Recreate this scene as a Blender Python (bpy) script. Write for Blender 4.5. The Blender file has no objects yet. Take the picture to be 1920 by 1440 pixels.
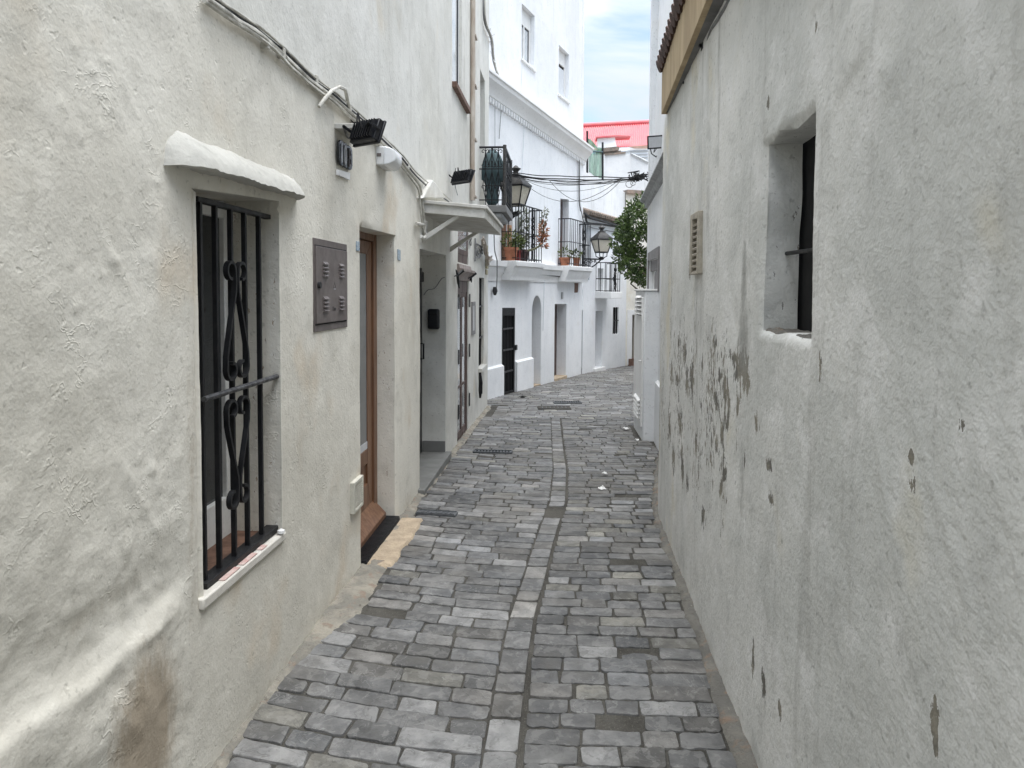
import bpy, bmesh, math, random
import numpy as np
from mathutils import Vector, noise as mn
from mathutils.geometry import delaunay_2d_cdt
from math import sin, cos, pi, atan, radians, sqrt, hypot

random.seed(11)
scene = bpy.context.scene
COL = scene.collection

# ------------------------------------------------------------------ camera model
FPX, CX, CY, EYE = 1331.0, 960.0, 609.0, 1.6
TH = atan(64 / FPX); PSI = atan(96 / FPX * cos(TH)); RHO = .006


def ray(px, py):
    x = (px - CX) / FPX; y = -(py - CY) / FPX; z = -1
    x, y = x * cos(RHO) - y * sin(RHO), x * sin(RHO) + y * cos(RHO)
    a = pi / 2 - TH
    y, z = y * cos(a) - z * sin(a), y * sin(a) + z * cos(a)
    x, y = x * cos(PSI) - y * sin(PSI), x * sin(PSI) + y * cos(PSI)
    return Vector((x, y, z))


def ground(Y):
    if Y < 3.2: return 0.0
    if Y < 4.0: return -.026 * (Y - 3.2) ** 2 / 1.6
    return -.026 * (Y - 3.6)


def gp(px, py):
    d = ray(px, py); t = 3.0
    for _ in range(60):
        t = (EYE - ground(d.y * t)) / -d.z
    p = d * t
    return Vector((p.x, p.y, ground(p.y)))


class Fac:
    """vertical plane; s runs along it, z up, d out of it towards the viewer's side"""
    def __init__(s, p0, p1):
        s.p0 = Vector((p0[0], p0[1], 0)); p1 = Vector((p1[0], p1[1], 0))
        s.L = (p1 - s.p0).length; s.u = (p1 - s.p0) / s.L
        s.n = Vector((s.u.y, -s.u.x, 0))
        if s.n.dot(Vector((0, 0, 0)) - s.p0) < 0: s.n = -s.n

    def uv(s, px, py, d=0.0):
        r = ray(px, py); c = Vector((0, 0, EYE))
        t = (s.p0 + s.n * d - c).dot(s.n) / r.dot(s.n)
        p = c + r * t
        return ((p - s.p0).dot(s.u), p.z)

    def pt(s, a, z, d=0.0):
        return s.p0 + s.u * a + s.n * d + Vector((0, 0, z))

    def Q(s, *pts, d=0.0):
        return [s.uv(px, py, d) for px, py in pts]


# ------------------------------------------------------------------ materials
class NT:
    def __init__(s, name):
        s.m = bpy.data.materials.new(name); s.m.use_nodes = True
        s.t = s.m.node_tree; s.b = s.t.nodes['Principled BSDF']
        s.co = s.t.nodes.new('ShaderNodeTexCoord').outputs['Object']

    def n(s, typ, **kw):
        o = s.t.nodes.new(typ)
        for k, v in kw.items(): setattr(o, k, v)
        return o

    def put(s, sock, v):
        if v is None: return
        if hasattr(v, 'is_linked') or isinstance(v, bpy.types.NodeSocket): s.t.links.new(v, sock)
        elif isinstance(v, tuple) and len(v) == 3 and sock.type == 'RGBA': sock.default_value = (*v, 1)
        else: sock.default_value = v

    def vec(s, sc=(1, 1, 1), rot=(0, 0, 0), src=None):
        o = s.n('ShaderNodeMapping'); s.put(o.inputs['Vector'], src or s.co)
        o.inputs['Scale'].default_value = sc; o.inputs['Rotation'].default_value = rot
        return o.outputs[0]

    def noise(s, scale=5, detail=4, rough=.55, vec=None, dist=0):
        o = s.n('ShaderNodeTexNoise'); s.put(o.inputs['Vector'], vec or s.co)
        o.inputs['Scale'].default_value = scale; o.inputs['Detail'].default_value = detail
        o.inputs['Roughness'].default_value = rough; o.inputs['Distortion'].default_value = dist
        return o.outputs['Fac']

    def vor(s, scale=5, vec=None, feat='F1'):
        o = s.n('ShaderNodeTexVoronoi', feature=feat); s.put(o.inputs['Vector'], vec or s.co)
        o.inputs['Scale'].default_value = scale
        return o.outputs['Distance']

    def sm(s, x, a, b, lo=0., hi=1.):
        o = s.n('ShaderNodeMapRange', interpolation_type='SMOOTHSTEP'); s.put(o.inputs[0], x)
        for i, v in enumerate((a, b, lo, hi)): o.inputs[i + 1].default_value = v
        return o.outputs[0]

    def math(s, op, a, b=None):
        o = s.n('ShaderNodeMath', operation=op); s.put(o.inputs[0], a); s.put(o.inputs[1], b)
        return o.outputs[0]

    def mix(s, f, a, b, mode='MIX'):
        o = s.n('ShaderNodeMix', data_type='RGBA', blend_type=mode)
        s.put(o.inputs['Factor'], f); s.put(o.inputs[6], a); s.put(o.inputs[7], b)
        return o.outputs[2]

    def bump(s, h, strength=.5, dist=.01, nrm=None):
        o = s.n('ShaderNodeBump'); o.inputs['Strength'].default_value = strength
        o.inputs['Distance'].default_value = dist
        s.put(o.inputs['Height'], h); s.put(o.inputs['Normal'], nrm)
        return o.outputs[0]

    def attr(s, name, out='Fac'):
        o = s.n('ShaderNodeAttribute', attribute_name=name); return o.outputs[out]

    def fin(s, col=None, rough=.8, metal=0, nrm=None, spec=None):
        s.put(s.b.inputs['Base Color'], col); s.put(s.b.inputs['Roughness'], rough)
        s.b.inputs['Metallic'].default_value = metal; s.put(s.b.inputs['Normal'], nrm)
        if spec is not None: s.b.inputs['Specular IOR Level'].default_value = spec
        return s.m


def simple(name, col, rough=.7, var=.2, scale=14, bump=.15, bdist=.004, metal=0, col2=None, spec=None, stretch=(1, 1, 1)):
    t = NT(name)
    v = t.vec(stretch)
    n1 = t.noise(scale, 6, .6, v)
    c2 = col2 or tuple(c * (1 - var) for c in col)
    c = t.mix(t.sm(n1, .3, .7), col, c2)
    n2 = t.noise(scale * 7, 4, .6, v)
    c = t.mix(t.sm(n2, .45, .75, 0, .35), c, tuple(x * .75 for x in c2))
    return t.fin(c, t.sm(n1, .3, .7, max(.02, rough - .1), min(1, rough + .1)), metal, t.bump(n2, bump, bdist), spec)


def plaster(name, c1, c2, warm, grey, fine=60, bf=.5, bm=.5, streak=.5, warmth=(.55, .72), peel=None, blot=1.0, ridge=0, bstr=.42):
    t = NT(name)
    t.co = t.n('ShaderNodeNewGeometry').outputs['Position']
    big = t.noise(.9, 3, .6)
    c = t.mix(t.sm(big, .35, .66), c1, c2)
    w = t.noise(1.7, 3, .6, t.vec((1, 1, .8), (.4, .2, .9)))
    c = t.mix(t.sm(w, warmth[0], warmth[1], 0, .85), c, warm)
    stv = t.vec((5.0, 5.0, .45))
    st = t.noise(1.6, 4, .62, stv, .3)
    c = t.mix(t.sm(st, .54, .76, 0, streak), c, grey)
    bl = t.noise(5.5, 5, .66)
    c = t.mix(t.sm(bl, .52, .70, 0, .55 * blot), c, tuple(x * .80 for x in c2))
    c = t.mix(t.sm(bl, .50, .32, 0, .5 * blot), c, tuple(min(.86, x * 1.13) for x in c1))
    sp = t.noise(38, 2, .7)
    c = t.mix(t.sm(sp, .60, .74, 0, .45), c, tuple(x * .62 for x in grey))
    h2 = t.noise(fine, 2, .6)
    h3 = t.noise(19, 3, .66, t.vec((1, 1, 1), (.5, .5, .1)), .25)
    H = t.math('ADD', t.math('ADD', t.math('MULTIPLY', bl, bm * 1.2), t.math('MULTIPLY', h3, bm * .75)), t.math('MULTIPLY', h2, bf * .34))
    rough = .9
    if ridge:
        r1 = t.noise(6.2, 4, .64, t.vec((1, 1, 1.15), (.7, 0, 0)), .3)
        rm = t.sm(t.noise(4.1, 2, .6, t.vec((1, 1, 1), (0, 0, 1.3))), .52, .66)
        rl = t.math('MULTIPLY', t.sm(t.math('ABSOLUTE', t.math('SUBTRACT', r1, .5)), .022, .0), rm)
        pits = t.sm(t.noise(31, 2, .5, t.vec((1, 1, 1), (1., .2, 0))), .66, .78)
        H = t.math('ADD', H, t.math('MULTIPLY', t.math('SUBTRACT', rl, pits), ridge))
    if peel:
        a = t.attr('peel')
        e = t.noise(42, 5, .72, t.vec((1, 1, .42)))
        k = t.math('ADD', a, t.math('MULTIPLY', t.math('SUBTRACT', e, .5), 2.3))
        m = t.sm(k, .30, .37)
        under = t.mix(t.sm(t.noise(5, 5, .7), .42, .58), peel[0], peel[1])
        edge_light = t.math('MULTIPLY', t.sm(k, .20, .30), t.math('SUBTRACT', 1.0, m))
        c = t.mix(t.math('MULTIPLY', edge_light, .6), c, tuple(min(.8, x * 1.25) for x in c1))  # pale rim paints light caught on the lifted flake edges
        c = t.mix(t.math('MULTIPLY', m, .93), c, under)
        H = t.math('SUBTRACT', H, t.math('MULTIPLY', m, .35))
        stn = t.attr('stain')
        ks = t.math('MULTIPLY', t.sm(t.math('ADD', stn, t.math('MULTIPLY', t.math('SUBTRACT', e, .5), .9)), .1, .75), .8)
        c = t.mix(ks, c, peel[2])
    N = t.bump(H, bstr, .014)
    return t.fin(c, rough, 0, N, .25)


M = {}
M['plaster_left'] = plaster('aged_limewash', (.705, .68, .608), (.615, .588, .515), (.61, .525, .41), (.53, .505, .435), 65, .8, .5, .45,
                            (.56, .74), ((.40, .32, .23), (.31, .25, .19), (.33, .262, .185)), ridge=.24, bstr=.40, blot=.85)
M['plaster_left_far'] = plaster('cream_limewash', (.70, .69, .645), (.61, .60, .55), (.62, .555, .445), (.50, .48, .43), 70, .5, .55, .6, (.6, .8), blot=.7)
M['plaster_right'] = plaster('peeling_limewash', (.78, .78, .755), (.61, .62, .60), (.70, .66, .54), (.44, .44, .42), 60, 1.35, .6, .8,
                             (.58, .72), ((.125, .118, .102), (.26, .238, .192), (.32, .32, .305)))
M['white'] = plaster('white_limewash', (.83, .84, .85), (.75, .765, .78), (.76, .74, .70), (.62, .63, .63), 40, .45, .5, .42, (.6, .8), blot=.45)
M['white_worn'] = plaster('worn_white_limewash', (.80, .81, .82), (.70, .72, .73), (.70, .68, .64), (.52, .53, .53), 40, .5, .45, .6, (.62, .85), blot=.5)
M['white_trim'] = plaster('white_trim_paint', (.84, .84, .83), (.78, .78, .77), (.78, .77, .73), (.60, .60, .58), 30, .25, .25, .3, (.62, .85), blot=.3)
M['cream_wall'] = plaster('cream_wall_paint', (.82, .79, .71), (.76, .73, .65), (.74, .66, .5), (.6, .56, .48), 40, .3, .3, .3)
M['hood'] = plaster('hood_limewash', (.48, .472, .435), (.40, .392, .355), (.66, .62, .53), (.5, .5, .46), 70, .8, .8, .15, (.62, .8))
M['iron'] = simple('black_iron', (.007, .0075, .009), .5, .3, 30, .3, .002, .0, (.016, .016, .017), .3)
M['iron_worn'] = simple('worn_grey_iron', (.11, .11, .11), .5, .5, 40, .4, .003, .3, (.03, .03, .033))
M['iron_rust'] = simple('weathered_dark_iron', (.06, .055, .05), .6, .5, 40, .5, .003, .0, (.02, .02, .02))
M['wood_brown'] = simple('varnished_brown_wood', (.20, .105, .058), .45, .4, 5, .3, .003, 0, (.13, .066, .038), stretch=(6, 6, .6))
M['wood_dark'] = simple('dark_brown_wood', (.10, .058, .045), .5, .4, 5, .3, .003, 0, (.06, .035, .03), stretch=(6, 6, .6))
M['door_black'] = simple('charcoal_door_paint', (.022, .022, .024), .4, .3, 6, .25, .003, 0, (.04, .038, .036))
M['glass'] = simple('window_glass', (.03, .035, .04), .07, .2, 2, .0, .001, 0, None, .8)
M['glass_pale'] = simple('reflecting_glass', (.74, .77, .79), .06, .12, 2, .0, .001, .65, None, 1.0)
M['shade_black'] = simple('painted_interior_shade', (.008, .008, .009), .9, .2, 4, .1)  # near-black colour stands in for the shade inside openings and gaps
M['meter'] = simple('brown_painted_steel', (.15, .127, .12), .5, .15, 8, .15, .002, 0, (.118, .10, .095))
M['meter_dark'] = simple('dark_brown_steel', (.10, .088, .086), .5, .2, 8, .15, .002)  # darker brown of the warning sign and the letter B
M['white_plastic'] = simple('white_plastic', (.74, .74, .73), .4, .1, 9, .1, .002)
M['plastic_clear'] = simple('pale_diffuser', (.78, .79, .79), .18, .06, 8, .08, .002)
M['black_plastic'] = simple('black_painted_metal', (.008, .009, .012), .4, .2, 20, .15, .002)
M['cable_pale'] = simple('whitewashed_cable', (.60, .585, .53), .7, .35, 20, .5, .003, 0, (.40, .38, .33))
M['cable_dark'] = simple('black_cable', (.02, .02, .022), .6, .2, 20, .2)
M['cable_grey'] = simple('grey_cable', (.22, .22, .22), .6, .3, 20, .3)
M['conduit'] = simple('beige_conduit', (.56, .51, .44), .6, .3, 3, .2, .003, 0, (.36, .29, .23), stretch=(4, 4, .8))
M['canopy'] = simple('canopy_paint', (.64, .635, .60), .7, .25, 6, .35, .004, 0, (.50, .48, .43))
M['terracotta'] = simple('terracotta', (.42, .165, .09), .8, .3, 14, .3)
M['terracotta_red'] = simple('red_glazed_pot', (.30, .05, .045), .5, .3, 14, .2)
M['terracotta_dark'] = simple('dark_brown_pot', (.07, .04, .035), .6, .3, 14, .2)
M['stem'] = simple('green_stem', (.10, .10, .05), .8, .3, 14, .2)
M['bark'] = simple('bark', (.13, .105, .08), .9, .4, 12, .8, .01)
M['lamp_glass'] = simple('frosted_lamp_glass', (.60, .55, .45), .3, .1, 8, .05)
M['slate_step'] = simple('grey_stone_slab', (.22, .22, .208), .5, .3, 3, .2, .003, 0, (.16, .16, .152))
M['marble'] = simple('painted_marble_sill', (.68, .655, .60), .5, .15, 9, .5, .003, 0, (.60, .57, .51))
M['sandstone'] = simple('tan_sandstone', (.50, .40, .285), .9, .4, 9, .9, .012, 0, (.36, .29, .21))
M['tile_floor'] = simple('brown_floor_tile', (.22, .12, .08), .6, .5, 12, .3)
M['tile_sign'] = simple('blue_glazed_tile', (.50, .56, .60), .3, .5, 60, .05, .001, 0, (.18, .27, .36))
M['roof_tile'] = simple('clay_roof_tile', (.10, .058, .048), .85, .4, 12, .6, .01, 0, (.06, .04, .036))
M['clay_old'] = simple('weathered_clay_tile', (.33, .25, .20), .9, .5, 9, .7, .01, 0, (.16, .145, .125))
M['fascia'] = simple('ochre_fascia_paint', (.50, .39, .235), .8, .3, 3, .2, .004, 0, (.38, .29, .18), stretch=(3, 3, .5))
M['soffit'] = simple('grey_soffit', (.22, .22, .215), .85, .25, 5, .3)
M['ledge_grey'] = simple('grey_cement_ledge', (.40, .41, .41), .85, .3, 7, .4)
M['frame_grey'] = simple('grey_window_surround', (.25, .24, .24), .7, .15, 9, .2)
M['frame_white'] = simple('white_window_frame', (.78, .78, .76), .4, .1, 8, .1)
M['shutter'] = simple('pale_roller_shutter', (.66, .69, .72), .5, .1, 3, .1)
M['canvas'] = simple('dark_green_canvas', (.085, .135, .145), .85, .3, 10, .3, .004)
M['red_roof'] = simple('red_sheet_roof', (.58, .095, .11), .6, .12, 2.2, .1, .004, 0, (.52, .17, .17))
M['paper'] = simple('white_paper', (.80, .80, .79), .8, .08, 30, .4)
M['brick'] = simple('brown_brick_sill', (.20, .12, .09), .85, .35, 18, .5)
M['hint'] = simple('yellowed_panel', (.50, .44, .28), .7, .3, 6, .2)
M['cloth_black'] = simple('black_cloth', (.01, .01, .011), .9, .2, 20, .3)
M['ceramic_grey'] = simple('grey_glazed_tile_panel', (.36, .36, .37), .4, .4, 70, .1, .001, 0, (.60, .60, .60))
M['number_black'] = simple('number_black', (.008, .009, .012), .3, .2, 20, .1)
M['number_white'] = simple('number_pale', (.52, .53, .55), .5, .1, 20, .1)
M['louvre_cream'] = simple('cream_louvre', (.62, .60, .52), .6, .2, 20, .2)
M['louvre_clay'] = simple('old_beige_louvre', (.47, .43, .36), .8, .3, 16, .4)
M['grate'] = simple('cast_iron_grate', (.10, .108, .115), .6, .35, 40, .5, .003, 0, (.06, .064, .07))


def leafmat(name, a, b):
    t = NT(name)
    c = t.mix(t.sm(t.noise(5, 3), .35, .65), a, b)
    o = t.n('ShaderNodeObjectInfo')
    t.b.inputs['Subsurface Weight'].default_value = 0
    return t.fin(c, .5, 0, None, .4)


M['leaf'] = leafmat('citrus_leaf', (.030, .058, .014), (.075, .12, .022))
M['leaf_pot'] = leafmat('pot_plant_leaf', (.07, .11, .03), (.15, .17, .06))
M['leaf_red'] = leafmat('reddish_succulent_leaf', (.36, .16, .10), (.42, .26, .15))
M['leaf_grey'] = leafmat('grey_green_succulent', (.20, .22, .17), (.28, .29, .22))

t = NT('green_mesh_cloth'); t.b.inputs['Alpha'].default_value = .72
M['net'] = t.fin(t.mix(t.sm(t.noise(6, 4, .6, t.vec((3, 3, .5))), .4, .6), (.10, .25, .16), (.22, .42, .30)), .9)

# stone setts: each sett carries its own stone colour
t = NT('stone_setts')
sc_ = t.attr('stone', 'Color')
v1 = t.noise(9, 6, .66); v2 = t.noise(55, 4, .62); v3 = t.noise(3.2, 4, .6, None, 1.2)
c = t.mix(1.0, sc_, t.mix(t.sm(v1, .3, .7), (.68, .68, .68), (1.36, 1.35, 1.33)), 'MULTIPLY')
c = t.mix(t.sm(v2, .60, .74, 0, .55), c, (.055, .053, .048))
c = t.mix(t.sm(v2, .30, .20, 0, .55), c, (.50, .50, .48))
vein = t.math('ABSOLUTE', t.math('SUBTRACT', v3, .5))
c = t.mix(t.sm(vein, .010, .003, 0, .3), c, (.06, .06, .055))
v4 = t.noise(2.1, 4, .6, t.vec((1, 1, 1), (0, 0, .8)), 2.0)
c = t.mix(t.sm(t.math('ABSOLUTE', t.math('SUBTRACT', v4, .46)), .006, .001, 0, .22), c, (.45, .45, .43))
fl = t.noise(15, 4, .62, None, .4)
c = t.mix(t.sm(fl, .53, .57, 0, .22), c, (.33, .325, .31))
c = t.mix(t.sm(fl, .40, .37, 0, .35), c, (.085, .083, .078))
gr = t.noise(1.3, 4, .62)
c = t.mix(t.sm(gr, .50, .68, 0, .45), c, (.115, .105, .088))
c = t.mix(t.sm(t.noise(2.6, 4, .66, t.vec((1, 1, 1), (0, 0, 2.1))), .56, .70, 0, .35), c, (.25, .25, .24))
N = t.bump(t.math('ADD', t.math('ADD', v1, t.math('MULTIPLY', v2, .45)), t.sm(vein, .014, .003, .12, 0.)), .7, .008)
M['sett'] = t.fin(c, t.sm(v1, .3, .7, .52, .78), 0, N, .4)

t = NT('joint_dirt')
v1 = t.noise(3.0, 7, .65); v2 = t.noise(40, 6, .7); v3 = t.noise(150, 3, .7)
c = t.mix(t.sm(v1, .35, .65), (.055, .052, .046), (.10, .095, .084))
c = t.mix(t.sm(v2, .5, .7, 0, .7), c, (.06, .055, .046))
c = t.mix(t.sm(v3, .55, .7, 0, .5), c, (.25, .24, .21))
N = t.bump(v2, .8, .01); N = t.bump(v3, .6, .004, N)
M['dirt'] = t.fin(c, .95, 0, N, .2)


def cement(name, a, b, cc):
    t = NT(name)
    v1 = t.noise(4.5, 7, .68, None, .5); v2 = t.noise(30, 7, .7); v3 = t.noise(12, 5, .6)
    c = t.mix(t.sm(v1, .36, .60), a, b)
    c = t.mix(t.sm(v3, .55, .66, 0, .85), c, cc)
    c = t.mix(t.sm(v2, .56, .70, 0, .75), c, (.13, .115, .095))
    c = t.mix(t.sm(v2, .36, .26, 0, .7), c, (.58, .55, .48))
    N = t.bump(v3, .9, .02); N = t.bump(v2, .9, .01, N)
    return t.fin(c, .95, 0, N, .2)


M['cement_left'] = cement('sandy_cement', (.325, .30, .25), (.205, .195, .17), (.24, .185, .145))
M['cement_right'] = cement('grey_green_cement', (.215, .205, .18), (.155, .15, .137), (.25, .185, .14))

# ------------------------------------------------------------------ mesh helpers
def root_loc(o):
    while o.parent: o = o.parent
    return Vector(o.location)


def tag(o, label, cat, group=None, kind=None):
    if label: o['label'] = label
    if cat: o['category'] = cat
    if group: o['group'] = group
    if kind: o['kind'] = kind
    return o


def thing(name, loc, label, cat, group=None):
    o = bpy.data.objects.new(name, None); COL.objects.link(o)
    o.location = loc; o.empty_display_size = .2
    return tag(o, label, cat, group)


class MB:
    def __init__(s): s.v = []; s.f = []

    def add(s, vs, fs):
        b = len(s.v); s.v += [Vector(v) for v in vs]; s.f += [tuple(i + b for i in f) for f in fs]
        return s

    def hexa(s, p):  # bottom 4, top 4
        return s.add(p, [(3, 2, 1, 0), (4, 5, 6, 7), (0, 1, 5, 4), (1, 2, 6, 5), (2, 3, 7, 6), (3, 0, 4, 7)])

    def box(s, c, sx, sy, sz, ux=Vector((1, 0, 0)), uy=Vector((0, 1, 0)), uz=Vector((0, 0, 1))):
        c = Vector(c); X = ux * sx / 2; Y = uy * sy / 2; Z = uz * sz / 2
        return s.hexa([c - X - Y - Z, c + X - Y - Z, c + X + Y - Z, c - X + Y - Z, c - X - Y + Z, c + X - Y + Z, c + X + Y + Z, c - X + Y + Z])

    def fbox(s, F, s0, s1, z0, z1, d0, d1):
        return s.fprism(F, [(s0, z0), (s1, z0), (s1, z1), (s0, z1)], d0, d1)

    def fprism(s, F, poly, d0, d1):
        n = len(poly)
        a = [F.pt(p[0], p[1], d0) for p in poly]; b = [F.pt(p[0], p[1], d1) for p in poly]
        fs = [tuple(range(n))[::-1], tuple(range(n, 2 * n))]
        fs += [(i, (i + 1) % n, (i + 1) % n + n, i + n) for i in range(n)]
        return s.add(a + b, fs)

    def ring(s, F, outer, inner, d0, d1):  # frame between two quads of equal vertex count
        n = len(outer)
        for i in range(n):
            j = (i + 1) % n
            q = [outer[i], outer[j], inner[j], inner[i]]
            s.fprism(F, q, d0, d1)
        return s

    def tube(s, pts, r, n=6, cap=True, rs=None):
        pts = [Vector(p) for p in pts]; k = len(pts); rings = []
        up = Vector((.13, .21, .97))
        for i, p in enumerate(pts):
            d = (pts[min(i + 1, k - 1)] - pts[max(i - 1, 0)]).normalized()
            a = d.cross(up)
            if a.length < .1: a = d.cross(Vector((1, 0, 0)))
            a.normalize(); b = d.cross(a)
            rr = rs[i] if rs else r
            rings.append([p + (a * cos(2 * pi * j / n + pi / n) + b * sin(2 * pi * j / n + pi / n)) * rr for j in range(n)])
        vs = [v for R in rings for v in R]
        fs = [(i * n + j, i * n + (j + 1) % n, (i + 1) * n + (j + 1) % n, (i + 1) * n + j) for i in range(k - 1) for j in range(n)]
        if cap: fs += [tuple(range(n))[::-1], tuple(range((k - 1) * n, k * n))]
        return s.add(vs, fs)

    def bar(s, p, q, r): return s.tube([p, q], r * 1.41, 4)

    def lathe(s, c, prof, n=16, fl=None):
        c = Vector(c); vs = []; k = len(prof)
        for i, (r, z) in enumerate(prof):
            for j in range(n):
                a = 2 * pi * j / n
                rr = r * (fl(a, z) if fl else 1)
                vs.append(c + Vector((rr * cos(a), rr * sin(a), z)))
        fs = [(i * n + j, i * n + (j + 1) % n, (i + 1) * n + (j + 1) % n, (i + 1) * n + j) for i in range(k - 1) for j in range(n)]
        fs += [tuple(range(n))[::-1], tuple(range((k - 1) * n, k * n))]
        return s.add(vs, fs)

    def band(s, F, a, b, prof, caps=True):
        """profile (d, dz) swept from (s,z)=a to b on facade F"""
        n = len(prof)
        vs = [F.pt(a[0], a[1] + z, d) for d, z in prof] + [F.pt(b[0], b[1] + z, d) for d, z in prof]
        fs = [(i, i + 1, i + 1 + n, i + n) for i in range(n - 1)]
        if caps: fs += [tuple(range(n)), tuple(range(n, 2 * n))[::-1]]
        return s.add(vs, fs)

    def build(s, name, mat, parent=None, bevel=0, smooth=35, loc=None, seg=2):
        if parent is None:
            if loc is None:
                xs = [v.x for v in s.v]; ys = [v.y for v in s.v]
                loc = Vector(((min(xs) + max(xs)) / 2, (min(ys) + max(ys)) / 2, min(v.z for v in s.v)))
            L = Vector(loc)
        else: L = root_loc(parent)
        me = bpy.data.meshes.new(name)
        me.from_pydata([v - L for v in s.v], [], s.f)
        bm = bmesh.new(); bm.from_mesh(me); bmesh.ops.recalc_face_normals(bm, faces=bm.faces); bm.to_mesh(me); bm.free()
        me.materials.append(M[mat] if isinstance(mat, str) else mat)
        if smooth:
            me.polygons.foreach_set('use_smooth', [True] * len(me.polygons)); me.set_sharp_from_angle(angle=radians(smooth))
        o = bpy.data.objects.new(name, me); COL.objects.link(o)
        if parent is None: o.location = L
        else: o.parent = parent
        if bevel:
            b = o.modifiers.new('bevel', 'BEVEL'); b.width = bevel; b.segments = seg; b.limit_method = 'ANGLE'; b.angle_limit = radians(40)
        return o


def lerp(a, b, t): return a + (b - a) * t
def sst(x, a, b):
    t = max(0, min(1, (x - a) / (b - a))) if a != b else float(x > a)
    return t * t * (3 - 2 * t)


def fbm(x, y, z, o=4):
    v = 0; a = 1; f = 1; k = 0
    for _ in range(o):
        v += a * mn.noise(Vector((x * f, y * f, z * f))); k += a; a *= .5; f *= 2.03
    return v / k


def inset(q, m):
    """shrink an axis-like quad (TL,TR,BR,BL order not required) towards its centroid by about m on each side"""
    cx = sum(p[0] for p in q) / len(q); cz = sum(p[1] for p in q) / len(q)
    out = []
    for p in q:
        dx = p[0] - cx; dz = p[1] - cz
        out.append((p[0] - math.copysign(min(m, abs(dx) * .95), dx), p[1] - math.copysign(min(m, abs(dz) * .95), dz)))
    return out


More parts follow.
